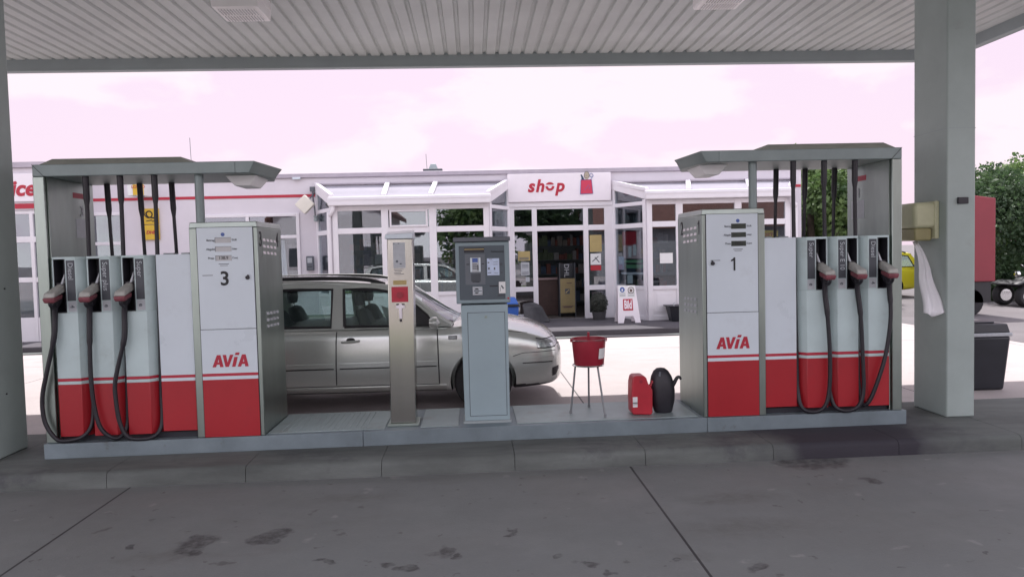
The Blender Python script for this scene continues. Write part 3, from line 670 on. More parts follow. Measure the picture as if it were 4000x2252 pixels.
put('sticker', MB().grid(lambda u,v: (.972+(.1325+.014*v+.002)*math.cos(R(-62+34*u)), 6.45+(.1325+.014*v+.002)*math.sin(R(-62+34*u)), .73+.09*v), 6, 2), 'paper', bk)
put('sticker_print', MB().grid(lambda u,v: (.972+(.1372+.002*v+.002)*math.cos(R(-60+28*u)), 6.45+(.1372+.002*v+.002)*math.sin(R(-60+28*u)), .765+.012*v), 6, 1), 'ink', bk)
put('squeegee', MB().cyl((.962,6.40,.80),(.962,6.39,.957),.011,n=10).box(.93,.99,6.375,6.415,.79,.82), 'red_dirty', bk)
put('bail', MB().tube([(.822,6.45,.882),(.85,6.34,.888),(.972,6.30,.892),(1.095,6.34,.888),(1.122,6.45,.882)], .0035, n=6), 'chrome', bk)

cn = thing('fuel_canister', (1.40,6.36,.247), 'red plastic jerrycan with white sticker standing beside the black watering can', 'canister')
m = MB()
out = [(1.318,.255),(1.468,.247),(1.482,.262),(1.484,.46),(1.466,.488),(1.448,.515),(1.432,.567),(1.412,.582),(1.338,.582),(1.318,.568),(1.308,.52),(1.304,.40),(1.306,.27)]
m.extr([(a,6.28,z) for a,z in out], (0,.17,0)); put('body', m, 'can_red', cn, bevel=.022)
put('spout', MB().cyl((1.468,6.365,.462),(1.506,6.365,.512),.018,.014,n=12).cyl((1.500,6.365,.505),(1.512,6.365,.520),.021,n=12), 'can_red', cn)
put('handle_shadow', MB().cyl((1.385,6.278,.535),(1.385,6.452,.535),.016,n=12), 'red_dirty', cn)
put('sticker', MB().box(1.312,1.352,6.2775,6.2795,.318,.405), 'paper', cn)
put('sticker_band', MB().box(1.312,1.352,6.2765,6.2774,.352,.360).box(1.312,1.352,6.2765,6.2774,.340,.344), 'ink', cn)
wc = thing('watering_can', (1.595,6.38,.247), 'black plastic watering can with hooked spout leaning by the cabinet of pump 1', 'watering can')
m = MB(); prof = [(0,.248),(.070,.248),(.080,.262),(.102,.35),(.108,.43),(.103,.50),(.088,.56),(.064,.605),(.036,.628),(.0,.634)]
m.lathe(prof,(1.597,6.385,0),n=28,sy=.8); m.map(lambda c: (c.x-(c.z-.25)*.03+max(0,c.z-.5)*-.05, c.y, c.z)); put('body', m, 'black', wc)
put('spout', MB().tube([(1.655,6.37,.44),(1.69,6.36,.50),(1.715,6.355,.545),(1.735,6.35,.55),(1.745,6.35,.53)], lambda t: .020-.010*t, n=10), 'black', wc)
put('handle', MB().tube([(1.52,6.385,.53),(1.53,6.37,.585),(1.562,6.35,.615),(1.600,6.35,.60),(1.60,6.36,.56)], .012, n=8), 'black', wc)
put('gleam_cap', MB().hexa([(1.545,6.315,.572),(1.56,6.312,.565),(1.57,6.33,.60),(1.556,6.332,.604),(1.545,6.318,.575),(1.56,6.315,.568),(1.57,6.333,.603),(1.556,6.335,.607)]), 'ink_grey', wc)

# ------------------------------------------------------------------ towel dispenser, towel, bin
td = thing('towel_dispenser', (4.0,6.62,1.66), 'yellowed plastic paper towel dispenser mounted on the side of the right pillar', 'towel dispenser')
put('cover', MB().prism([(3.87,6.46),(4.08,6.44),(4.08,6.80),(3.87,6.78)],1.775,2.0), 'pale_plastic', td, bevel=.03)
put('tray', MB().prism([(3.885,6.475),(4.03,6.46),(4.03,6.78),(3.885,6.765)],1.665,1.775), 'pale_plastic2', td, bevel=.015)
put('back_plate', MB().box(4.04,4.08,6.43,6.81,1.68,2.01), 'pale_plastic', td, bevel=.01)
tw = MB()
def towel(u, v):   # u across, v down
    cx = 3.95+.05*min(1,v*2.6)-.02*v; w = .035+.10*v**1.1
    z = 1.66-.64*v - (.02*math.cos((u-.5)*math.pi*2) if v > .95 else 0)
    return (cx+(u-.5)*w*1.35+.012*math.sin(v*9), 6.58-.22*v+.016*math.sin(u*9+v*3)*(.3+v), z)
tw.grid(towel, 10, 18); 
o = put('paper_towel', tw, 'tissue', solid=.002); tag(o, 'long white paper towel trailing down from the dispenser on the right pillar', 'paper towel')
bn = thing('litter_bin', (5.64,8.2,0), 'dark plastic bin with pale rim band and lid, right of the right pillar', 'bin')
put('tub', MB().frustum((5.41,5.83,8.02,8.40),(5.36,5.88,7.98,8.44),.0,.60), 'bin_dark', bn, bevel=.025)
put('rim', MB().frustum((5.35,5.89,7.97,8.45),(5.35,5.89,7.97,8.45),.60,.64), 'sticker_grey', bn, bevel=.008)
put('lid', MB().frustum((5.36,5.87,7.98,8.44),(5.38,5.85,8.0,8.42),.64,.735).box(5.48,5.76,8.08,8.3,.735,.755), 'bin_dark', bn, bevel=.015)
# ------------------------------------------------------------------ estate car
def build_car(name, origin, paint, label, flip=False, detail=True):
    """x runs back from the nose (0) to the tail (-4.4), y is lateral, near side negative"""
    ox, oy = origin
    root = thing(name, (ox-2.2, oy, 0), label, 'car')
    def drop(c): return .05*min(1,max(0,(-c[0]-.98)/.28))*min(1,max(0,(c[2]-.80)/.12))
    def W(c): return (ox + (-4.4-c[0] if flip else c[0]), oy + c[1], c[2]-drop(c))
    def P(n, mb, m, par=root, **k): return put(n, mb, m, par, xf=W, **k)
    # lower body loft
    st = [ # x, half width, bottom z, widest z, shoulder z, shoulder half width, top centre z
        (-.005,.50,.36,.47,.575,.45,.595), (-.035,.655,.29,.48,.635,.60,.675), (-.09,.75,.24,.50,.69,.69,.765), (-.20,.81,.215,.53,.745,.735,.845),
        (-.42,.85,.20,.56,.815,.755,.915), (-.70,.866,.19,.58,.875,.76,.968), (-1.02,.868,.19,.60,.92,.765,1.005), (-1.28,.868,.19,.60,.935,.775,.965),
        (-1.8,.868,.19,.60,.935,.785,.945), (-2.4,.868,.19,.60,.94,.79,.948), (-3.2,.868,.20,.60,.95,.79,.955), (-3.8,.862,.22,.60,.955,.77,.96),
        (-4.15,.84,.25,.60,.955,.73,.96), (-4.33,.79,.30,.58,.93,.68,.94), (-4.39,.70,.34,.56,.86,.62,.87)]
    m = MB(); rings = []
    for x, w, zb, zw, zs, ws, zt in st:
        h = []
        for y, z in ((.0,zb),(w*.80,zb),(w*.955,zb+.035),(w*.985,zb+.14),(w,zw),(w*.985,zw+(zs-zw)*.55),(ws+(w-ws)*.45,zs-.018),(ws,zs),(ws*.62,zs+(zt-zs)*.78),(0,zt)): h.append((y,z))
        full = [(-y,z) for y,z in h] + [(y,z) for y,z in h[-2:0:-1]]
        rings.append([m.v((x,y,z)) for y,z in full])
    n = len(rings[0])
    for i in range(len(rings)-1):
        for k in range(n): m.f([rings[i][k],rings[i][(k+1)%n],rings[i+1][(k+1)%n],rings[i+1][k]])
    m.f(rings[0]); m.f(rings[-1][::-1])
    bmesh.ops.recalc_face_normals(m.bm, faces=m.bm.faces)
    me = bpy.data.meshes.new('b'); m.bm.to_mesh(me); m.bm.free()
    tmp = bpy.data.objects.new('b', me); COL.objects.link(tmp)
    s = tmp.modifiers.new('s', 'SUBSURF'); s.levels = 3; s.render_levels = 3
    cm = MB()
    for ax in (-.875,-3.39):
        for sy in (-1,1): cm.cyl((ax,sy*1.0,.31),(ax,sy*.58,.31),.345,n=40)
    bmesh.ops.recalc_face_normals(cm.bm, faces=cm.bm.faces)
    cme = bpy.data.meshes.new('c'); cm.bm.to_mesh(cme); cm.bm.free()
    cut = bpy.data.objects.new('c', cme); COL.objects.link(cut)
    bo = tmp.modifiers.new('b', 'BOOLEAN'); bo.object = cut; bo.operation = 'DIFFERENCE'; bo.solver = 'EXACT'
    dg = bpy.context.evaluated_depsgraph_get(); dg.update()
    bme = bpy.data.meshes.new_from_object(tmp.evaluated_get(dg))
    bpy.data.objects.remove(tmp); bpy.data.objects.remove(cut)
    body = MB(); body.bm.from_mesh(bme); bpy.data.meshes.remove(bme)
    bvh = BVHTree.FromBMesh(body.bm)
    for f in body.bm.faces:
        f.smooth = True; c = f.calc_center_median()
        inside_arch = any((c.x-ax)**2+(c.z-.31)**2 < .345**2+.002 and abs(c.y) > .5 for ax in (-.875,-3.39))
        f.material_index = 1 if ((c.z < .262 and c.x > -.62) or c.z < .205 or (abs(c.x-.0) < .06 and .50 < c.z < .535 and False)) else (1 if inside_arch and abs(f.normal.y) < .9 and abs(c.y) < .80 else 0)
    def sy(x, z, side=-1):
        hit = bvh.ray_cast(Vector((x, side*2.0, z)), Vector((0,-side,0)))
        return hit[0].y if hit[0] else side*.86
    P('body', body, [paint,'trim'], sharp=32)
    # greenhouse side panels with window openings
    ytop = lambda z, side: side*(.785-(z-.93)*.40)
    outer = [(-1.20,.935),(-1.40,1.085),(-1.58,1.225),(-1.75,1.33),(-1.95,1.383),(-2.3,1.405),(-3.0,1.415),(-3.7,1.395),(-4.08,1.345),(-4.22,1.15),(-4.31,.93)]
    w_front = [(-2.31,.965),(-1.43,.957),(-1.405,.985),(-1.45,1.06),(-1.56,1.155),(-1.70,1.245),(-1.84,1.31),(-1.98,1.338),(-2.12,1.348),(-2.33,1.352)]
    w_rear = [(-3.20,.975),(-2.45,.967),(-2.45,1.352),(-2.8,1.358),(-3.22,1.355)]
    w_quart = [(-4.10,.985),(-3.32,.977),(-3.33,1.352),(-3.7,1.34),(-3.98,1.30)]
    w_corner = [(-1.60,.965),(-1.432,.962),(-1.412,.985),(-1.455,1.055),(-1.56,1.146),(-1.60,1.175)]
    for side in (-1,1):
        sp = flat_shape(outer, [w_front,w_rear,w_quart], .035)
        sp.map(lambda c: (c.x, ytop(c.y,side)+c.z, c.y)); P('side_frame', sp, paint, sharp=30)
        for w, wn in ((w_front,'front_window'),(w_rear,'rear_window'),(w_quart,'quarter_window')):
            gl = flat_shape(w, [], .004); gl.map(lambda c: (c.x, ytop(c.y,side)-side*.012+c.z, c.y)); go = P(wn, gl, 'car_glass')
            rb = MB(); lp = [(a, ytop(b,side)+side*.012, b) for a,b in w]; lp = lp+[lp[0]]
            rb.tube(lp, .017, n=6, sub=1); P('window_seal', rb, 'trim', go)
        ct = flat_shape(w_corner, [], .006); ct.map(lambda c: (c.x, ytop(c.y,side)+side*.02+c.z, c.y)); P('mirror_triangle', ct, 'trim')
        # mirror
        mi = MB(); mi.lathe([(.0,-.055),(.05,-.05),(.075,-.01),(.07,.03),(.0,.06)],(-1.37,side*.90,.995),axis='x',n=16,sx=1.15,sy=.85)
        mo = P('door_mirror', mi, paint); P('mirror_arm', MB().bar((-1.36,side*.78,.965),(-1.37,side*.86,.975),.05,.04), 'trim', mo)
    def roof(u, v):
        x = -1.775 - 2.345*u; zc = 1.362+.075*math.sin(min(1,u*2.1)*math.pi/2) - max(0,u-.45)**2*.24
        hw = .605 - .02*u; y = (v-.5)*2*hw
        return (x - .04*(1-abs(v-.5)*2)*(-1 if u < .5 else 1)*(1-min(u,1-u)*2)*-1, y, zc+.025-.055*(abs(v-.5)*2)**2.6)
    P('roof', MB().grid(roof, 22, 12), paint, solid=-.03)
    def wind(u, v):
        y = (u-.5)*2; a = 1-y*y
        x0, z0 = -1.24+.13*a, .965+.012*a; x1, z1 = -1.80+.05*a, 1.352+.026*a; hw = .735*(1-v)+.598*v
        return (x0+(x1-x0)*v, y*hw, z0+(z1-z0)*v+.018*math.sin(v*math.pi))
    ws = P('windscreen', MB().grid(wind, 12, 8), 'car_glass')
    P('wiper', MB().tube([(-1.02,-.5,.975),(-1.08,-.2,.99),(-1.10,.15,1.0)], .009, n=6).tube([(-1.04,-.66,.965),(-1.0,-.45,.972)], .012, n=6), 'trim')
    def tail(u, v):
        y = (u-.5)*2; return (-4.30+.05*(1-y*y)*-1+.20*v, y*(.70*(1-v)+.58*v), .955+.38*v)
    P('tailgate_window', MB().grid(tail, 8, 6), 'car_glass')
    # a-pillar strips along the windscreen edge
    for side in (-1,1):
        ap = MB(); ap.tube([(-1.19,side*.765,.945),(-1.40,side*.715,1.095),(-1.59,side*.662,1.235),(-1.77,side*.612,1.345),(-2.05,side*.597,1.395)], .026, n=8); P('roof_pillar', ap, paint)
        rl = MB(); rl.tube([(-1.90,side*.575,1.395),(-2.08,side*.585,1.445),(-2.4,side*.588,1.468),(-3.0,side*.59,1.474),(-3.7,side*.58,1.452),(-3.95,side*.57,1.405)], .021, n=8); P('roof_rail', rl, 'trim')
    # interior
    P('interior', MB().box(-4.1,-1.25,-.70,.70,.935,.962), 'trim')
    P('dashboard', MB().hexa([(-1.15,-.70,.9),(-1.15,.70,.9),(-1.55,.70,.9),(-1.55,-.70,.9),(-1.2,-.70,.985),(-1.2,.70,.985),(-1.52,.70,1.0),(-1.52,-.70,1.0)]), 'trim', bevel=.02)
    for x, y in ((-2.12,-.36),(-2.12,.36),(-3.02,-.38),(-3.02,.38)):
        sb = MB(); sb.hexa([(x+.12,y-.23,.80),(x+.12,y+.23,.80),(x-.04,y+.24,.80),(x-.04,y-.24,.80),(x-.02,y-.19,1.13),(x-.02,y+.19,1.13),(x-.13,y+.18,1.13),(x-.13,y-.18,1.13)])
        so = P('seat', sb, 'seat', bevel=.05)
        hr = MB(); hr.lathe([(.0,-.075),(.10,-.065),(.125,.0),(.11,.065),(.0,.085)],(x-.09,y,1.235),n=16,sx=.48,sy=1.05); P('headrest', hr, 'seat', so)
        P('headrest_post', MB().cyl((x-.08,y-.05,1.10),(x-.09,y-.05,1.18),.008,n=8).cyl((x-.08,y+.05,1.10),(x-.09,y+.05,1.18),.008,n=8), 'chrome', so)
    P('steering_wheel', MB().tube([(-1.62+.07*math.sin(a),.36+.18*math.cos(a),1.0+.15*math.sin(a)) for a in [i*math.pi/8 for i in range(17)]], .014, n=8, sub=1), 'trim')
    # wheels
    for ax in (-.875,-3.39):
        for side in (-1,1):
            wt = MB(); wt.lathe([(.20,-.09),(.285,-.095),(.306,-.06),(.308,0),(.306,.06),(.285,.095),(.20,.09)],(ax,side*.755,.31),axis='y',n=36); wo = P('wheel', wt, 'tyre')
            rm = MB(); yy = side*.755
            rm.lathe([(.0,side*.075),(.06,side*.08),(.075,side*.055),(.175,side*.05),(.195,side*.085),(.205,side*.088)],(ax,yy,.31),axis='y',n=30); ro = P('rim', rm, 'rim', wo)
    if detail:
        def seam(name, pts, r=.004, m='trim', par=root):
            mb = MB(); q = [(x, sy(x,z)-.002, z) for x,z in pts]; mb.tube(q, r, n=6, sub=2); return P(name, mb, m, par)
        def ser(a, b, n=8): return [(a[0]+(b[0]-a[0])*i/n, a[1]+(b[1]-a[1])*i/n) for i in range(n+1)]
        seam('door_seam', ser((-2.385,.92),(-2.40,.32)), .006); seam('door_seam', ser((-1.345,.915),(-1.335,.30)), .006); seam('strip_shadow', ser((-2.36,.489),(-1.36,.489)), .006); seam('strip_shadow', ser((-3.0,.489),(-2.42,.489)), .006); seam('strip_shadow', ser((-.46,.489),(-.14,.489)), .005)  # dark lines under the rub and bumper strips stand in for their shadow
        seam('sill_seam', ser((-1.335,.30),(-3.0,.31),14)); seam('fender_seam', ser((-.40,.80),(-1.12,.90),10), .003)
        seam('bumper_seam', ser((-.10,.605),(-.46,.595),6)+[(-.56,.565)], .0035)
        def strip(name, x0, x1, z0, z1, out, m, n=20, par=root):
            mb = MB(); N_ = n
            A = []; 
            for i in range(N_+1):
                x = x0+(x1-x0)*i/N_
                ya, yb = sy(x,z0), sy(x,z1)
                A.append([mb.v((x,ya+.004,z0)), mb.v((x,ya-out,z0+.004)), mb.v((x,yb-out,z1-.004)), mb.v((x,yb+.004,z1))])
            for i in range(N_):
                for j in range(3): mb.f([A[i][j],A[i+1][j],A[i+1][j+1],A[i][j+1]])
            mb.f(A[0]); mb.f(A[-1][::-1]); return P(name, mb, m, par, sharp=50)
        strip('rub_strip', -2.36, -1.36, .495, .548, .017, paint); strip('rub_strip', -3.05, -2.415, .495, .548, .017, paint)
        strip('bumper_strip', -.46, -.12, .495, .548, .015, paint)
        strip('sill', -3.0, -1.26, .235, .29, .014, paint); strip('sill_trim', -3.0, -1.26, .200, .232, .006, 'trim')
        hd = MB(); ys = sy(-2.27,.775); hd.tube([(-2.33,ys-.006,.765),(-2.29,ys-.034,.768),(-2.20,ys-.034,.772),(-2.15,ys-.006,.774)], .013, n=8); ho = P('door_handle', hd, paint)
        hc = MB(); hc.lathe([(.0,-.002),(.035,-.002),(.036,.004)],(-2.24,sy(-2.24,.775),.778),axis='y',n=20,sx=1.3,sy=1); P('handle_recess', hc, 'trim', ho)
        ind = MB(); yi = sy(-1.18,.775); ind.box(-1.225,-1.145,yi-.008,yi+.01,.762,.793); P('side_indicator', ind, 'headlight', bevel=.005)
        P('indicator_seal', MB().box(-1.231,-1.139,yi-.003,yi+.01,.757,.798), 'trim', bevel=.004)
        # headlamps wrap round the front corners
        for side in (-1,1):
            hl = MB()
            def pt(u, v):
                x = -.27+.18*u; z = .622+.03*(1-u)+ (.150-.020*(1-u)-.035*u)*v
                hit = bvh.find_nearest(Vector((x-.02, side*(.86-.30*u*u), z)))
                return hit[0] + hit[1]*.006
            hl.grid(pt, 14, 6); lamp = P('headlamp', hl, 'headlight')
            sm = MB(); q = [pt(u/8,1) for u in range(9)]; sm.tube(q, .006, n=6, sub=1); q = [pt(u/8,0) for u in range(9)]; sm.tube(q, .006, n=6, sub=1); P('lamp_seal', sm, 'trim', lamp)
        P('grille', MB().box(-.07,-.042,-.36,.36,.585,.640), 'trim', bevel=.01)
        fl = MB(); fl.grid(lambda u,v: (-.14+.075*u, sy(-.14+.075*u,.33+.09*v)-.004, .33+.09*v+.02*u), 6, 4); P('fog_grille', fl, 'trim')
        pk = MB(); yp = sy(-1.9,.6); pk.box(-2.05,-2.02,-.30,-.28,.96,1.10); 
        P('tax_sticker', MB().hexa([(-1.95,-.18,1.0),(-1.80,-.20,.99),(-1.80,-.195,.99),(-1.95,-.175,1.0),(-2.0,-.18,1.14),(-1.93,-.20,1.12),(-1.93,-.195,1.12),(-2.0,-.175,1.14)]), 'paper')
        P('number_plate', MB().box(-.002,.012,-.26,.26,.40,.51), 'paper', bevel=.004)
    return root
build_car('estate_car', (.945, 8.72), 'silver', 'silver estate car with black roof rails parked behind the pumps')
yc = build_car('yellow_car', (13.55, 22.9), 'car_yellow', 'yellow car parked far right, glimpsed between pump 1 and the right pillar', flip=True, detail=False)

# ------------------------------------------------------------------ shop building
B0, B1 = 17.0, 16.05
shop = thing('shop_building', (0,18,.12), 'low white filling station shop with glazed bays and red stripe', 'shop building')
def seg(P0, P1, n0=-.04, n1=.04):
    P0 = Vector((*P0,0)); P1 = Vector((*P1,0)); d = (P1-P0).normalized(); L_ = (P1-P0).length; nrm = Vector((d.y,-d.x,0))  # outward (towards camera for +x travel)
    def bx(mb, s0, s1, z0, z1, a=None, b=None):
        a = n0 if a is None else a; b = n1 if b is None else b
        q = [P0+d*s0+nrm*b, P0+d*s1+nrm*b, P0+d*s1+nrm*a, P0+d*s0+nrm*a]
        return mb.hexa([(p.x,p.y,z0) for p in q]+[(p.x,p.y,z1) for p in q])
    return bx, L_
w = MB()
def wb(x0,x1,z0,z1): w.box(x0,x1,B0,B0+.28,z0,z1)
wb(-8.7,-8.42,.12,3.40); wb(-8.42,-7.62,2.74,3.40); wb(-8.42,-7.62,.12,.35); wb(-7.62,-5.99,.12,3.40)
wb(-5.99,-3.83,2.64,3.40); wb(-5.99,-3.83,.12,.95); wb(-3.83,-3.43,.12,3.40); wb(-3.43,.80,3.22,3.40); wb(.80,3.16,2.64,3.40); wb(3.16,7.35,3.12,3.40); wb(7.35,7.52,.12,3.40)
put('wall', w, 'wall', shop)
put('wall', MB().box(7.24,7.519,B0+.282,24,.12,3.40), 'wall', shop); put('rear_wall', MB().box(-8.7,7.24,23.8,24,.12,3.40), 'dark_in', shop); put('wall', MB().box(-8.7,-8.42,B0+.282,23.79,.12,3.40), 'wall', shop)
put('coping', MB().box(-8.72,7.56,B0-.05,24.05,3.402,3.50), 'coping', shop, bevel=.01)
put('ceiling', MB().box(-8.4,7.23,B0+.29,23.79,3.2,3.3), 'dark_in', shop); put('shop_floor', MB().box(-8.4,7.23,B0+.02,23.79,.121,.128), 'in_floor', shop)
put('red_stripe', MB().box(-8.69,-3.435,B0-.012,B0-.001,2.985,3.045), 'stripe_red', shop); put('red_stripe', MB().box(7.356,7.51,B0-.012,B0-.001,2.985,3.045), 'stripe_red', shop)
put('lintel', MB().box(.80,3.16,B0-.06,B0-.002,2.66,2.76), 'upvc', shop, bevel=.006)
# flat windows in the left part
def window(x0, x1, z0, z1, mull=(), trans=(), fw=.07, name='window', y=B0):
    fm = MB(); fm.box(x0,x0+fw,y-.03,y+.06,z0,z1); fm.box(x1-fw,x1,y-.03,y+.06,z0,z1); fm.box(x0+fw,x1-fw,y-.03,y+.06,z1-fw,z1); fm.box(x0+fw,x1-fw,y-.03,y+.06,z0,z0+fw)
    xs = [x0+fw]+[v for m_ in mull for v in (m_-fw/2,m_+fw/2)]+[x1-fw]; zs = [z0+fw]+[v for t_ in trans for v in (t_-fw/2,t_+fw/2)]+[z1-fw]
    for m_ in mull: fm.box(m_-fw/2,m_+fw/2,y-.03,y+.06,z0+fw,z1-fw)
    for i in range(0,len(xs),2):
        for t_ in trans: fm.box(xs[i],xs[i+1],y-.03,y+.06,t_-fw/2,t_+fw/2)
    wo = put(name, fm, 'upvc', shop, bevel=.006)
    for i in range(0,len(xs),2):
        for j in range(0,len(zs),2): put('pane', MB().box(xs[i],xs[i+1],y+.015,y+.025,zs[j],zs[j+1]), 'pane', wo)
    return wo
wA = window(-8.42,-7.62,.35,2.74,(),(2.06,)); wB = window(-5.99,-3.83,.95,2.64,(-4.96,),(2.12,))
put('sill', MB().box(-6.03,-3.79,B0-.09,B0-.031,.92,.952), 'upvc', shop)
cu = MB(); cu.grid(lambda u,v: (-4.62+.42*u+.10*v*(u-.5), B0+.14+.03*math.sin(u*30), 2.05-1.05*v), 30, 4); put('curtain', cu, 'tissue', wB)
# glazed bays
def bay(bl, fl, fr, br, mulls, zt_back, rafters):
    b = MB(); fbx, FL = seg((fl,B1),(fr,B1)); 
    root = None
    zs = [(.12,.80),(.86,2.12),(2.24,2.60)]
    xs = [0]+[m_-fl for m_ in mulls]+[FL]; pw = .075
    # posts and rails of the front
    for i, x in enumerate(xs):
        a, c = (0,.11) if i == 0 else ((FL-.11,FL) if i == len(xs)-1 else (x-pw,x+pw))
        fbx(b, a, c, .12, 2.70)
    eds = []
    for i in range(len(xs)-1):
        a = .11 if i == 0 else xs[i]+pw; c = FL-.11 if i == len(xs)-2 else xs[i+1]-pw; eds.append((a,c))
        for z0, z1 in ((.12,.22),(.78,.86),(2.12,2.24),(2.60,2.70)): fbx(b, a, c, z0, z1, -.038, .038)
    sides = []
    for P0, P1, left in (((bl,B0),(fl,B1),True),((fr,B1),(br,B0),False)):
        sbx, SL = seg(P0, P1); sides.append((sbx, SL, left))
        sbx(b, .002, .09, .12, (3.16 if left else 2.72)); sbx(b, SL-.09, SL-.002, .12, (2.72 if left else 3.16))
        for z0, z1 in ((.12,.22),(.78,.86),(2.12,2.22),(2.60,2.68)): sbx(b, .09, SL-.09, z0, z1, -.036, .036)
        # sloping rail
        za, zb = (zt_back-.05, 2.80) if left else (2.80, zt_back-.05)
        q0 = Vector((*P0,za)); q1 = Vector((*P1,zb)); b.bar(q0, q1, .10, .16)
    root = put('bay_window', b, 'upvc', shop, bevel=.006)
    for a, c in eds:
        pn = MB(); fbx(pn, a, c, .22, .78, -.03, .02); fbx(pn, a+.08, c-.08, .30, .70, .021, .026); put('panel', pn, 'upvc', root, bevel=.004)
        for z0, z1 in ((.86,2.12),(2.24,2.60)): pn = MB(); fbx(pn, a, c, z0, z1, -.006, .006); put('pane', pn, 'pane', root)
    for sbx, SL, left in sides:
        pn = MB(); sbx(pn, .09, SL-.09, .22, .78, -.03, .02); put('panel', pn, 'upvc', root)
        for z0, z1 in ((.86,2.12),(2.22,2.60)): pn = MB(); sbx(pn, .09, SL-.09, z0, z1, -.006, .006); put('pane', pn, 'pane', root)
        # triangular light under the sloping rail
        pn = MB(); sbx(pn, .09, SL-.09, 2.68, 3.02, -.006, .006)
        lo = [v for v in pn.bm.verts if v.co.z > 2.9]; ymax = max(v.co.y for v in lo); ymin = min(v.co.y for v in lo)
        for v in lo: v.co.z = 2.72+(3.04-2.72)*(v.co.y-ymin)/(ymax-ymin+1e-6)
        put('pane', pn, 'pane', root)
    # lean-to roof: glazing sheet, rafters, gutter
    yF, zF = B1-.06, 2.885
    rs = MB(); rs.hexa([(fl-.02,yF,zF-.03),(fr+.02,yF,zF-.03),(br+.0,B0-.01,zt_back-.03),(bl-.0,B0-.01,zt_back-.03),(fl-.02,yF,zF),(fr+.02,yF,zF),(br,B0-.01,zt_back),(bl,B0-.01,zt_back)]); put('roof_sheet', rs, 'roof_glass', root)
    for i, (xb, xf) in enumerate(rafters):
        r = MB(); r.bar((xb,B0-.06,zt_back+.03),(xf,yF-.02,zF+.03),.10,.06); put('rafter', r, 'upvc', root, bevel=.006)
    for xb, xf in ((bl,fl),(br,fr)):
        r = MB(); r.bar((xb,B0-.02,zt_back+.035),(xf,yF,zF+.035),.09,.08); put('rafter', r, 'upvc', root, bevel=.006)
    put('wall_flashing', MB().box(bl+.02,br-.02,B0-.05,B0-.005,zt_back+.02,zt_back+.05), 'coping', root)
    gt = MB(); gt.box(fl-.06,fr+.06,yF-.13,yF-.005,2.70,2.89); put('gutter', gt, 'upvc', root, bevel=.02)
    put('gutter_lip', MB().box(fl-.065,fr+.065,yF-.14,yF-.13,2.82,2.835), 'upvc', root)
    return root
b1 = bay(-3.43,-2.93,.34,.80,(-1.84,-.84),3.22,((-1.86,-1.84),(-.80,-.86)))
put('downpipe', MB().tube([(-2.90,15.93,2.70),(-2.90,15.93,2.62),(-2.96,15.97,2.52),(-3.0,16.0,2.40),(-3.0,16.0,.13)], .045, n=12, sub=3), 'upvc', b1)
put('opening_light', MB().box(-1.74,-1.70,15.99,16.005,2.24,2.60).box(-.98,-.94,15.99,16.005,2.24,2.60).box(-1.70,-.98,15.99,16.005,2.56,2.60).box(-1.70,-.98,15.99,16.005,2.24,2.28), 'upvc', b1, bevel=.005)
b2 = bay(3.18,3.72,6.84,7.34,(4.42,5.7),3.14,((4.88,4.62),(6.25,5.95)))
put('downpipe', MB().tube([(6.85,15.93,2.70),(6.86,15.93,2.6),(6.93,15.97,2.5),(6.95,16.0,2.38),(6.95,16.0,.13)], .045, n=12, sub=3), 'upvc', b2)
# entrance
en = MB(); ebx, EL = seg((.80,B0),(3.16,B0)); X_ = lambda x: x-.80
for a, c, z1 in ((.802,.93,2.66),(1.33,1.44,2.66),(2.49,2.60,2.66),(2.97,3.158,2.66)): ebx(en, X_(a), X_(c), .122, z1)
for a, c in ((.93,1.33),(2.60,2.97)):
    for z0, z1 in ((.122,.25),(.76,.87),(2.11,2.23),(2.60,2.66)): ebx(en, X_(a), X_(c), z0, z1, -.038, .038)
for z0, z1 in ((2.11,2.23),(2.60,2.66)): ebx(en, X_(1.44), X_(2.49), z0, z1, -.038, .038)
ent = put('entrance', en, 'upvc', shop, bevel=.006)
for a, c, z0, z1 in ((.93,1.33,.25,.76),(.93,1.33,.87,2.11),(.93,1.33,2.23,2.60),(2.60,2.97,.25,.76),(2.60,2.97,.87,2.11),(2.60,2.97,2.23,2.60),(1.44,2.49,2.23,2.60)):
    pn = MB(); ebx(pn, X_(a), X_(c), z0, z1, -.006, .006); put('pane', pn, 'pane', ent)
put('threshold', MB().box(1.44,2.49,B0-.06,B0+.05,.122,.145), 'chrome', ent)
# signs and lettering on the shop
sg = thing('shop_sign', (1.97,16.93,2.76), 'white sign board with red slanted lettering and shopping bag picture over the entrance', 'sign')
put('board', MB().box(.80,3.12,16.90,16.998,2.765,3.395), 'sign_white', sg, bevel=.008)
yS = 16.898
sx_ = lambda zx: 1.25+(zx-410)*(2.07-1.25)/(1335-410)
sz_ = lambda zy: 3.26-(zy-275)*.00098
for nm, ch, zx, wid in (('letter','s',485,0),('letter','h',708,0),('letter','p',1215,0)):
    tm = text_mb(ch, .38, .034, .22, 'CENTER', .004)
    place(tm, (sx_(zx),yS,sz_(432)), (1,0,0), (0,0,1), 0); put(nm, tm, 'stripe_red', sg)
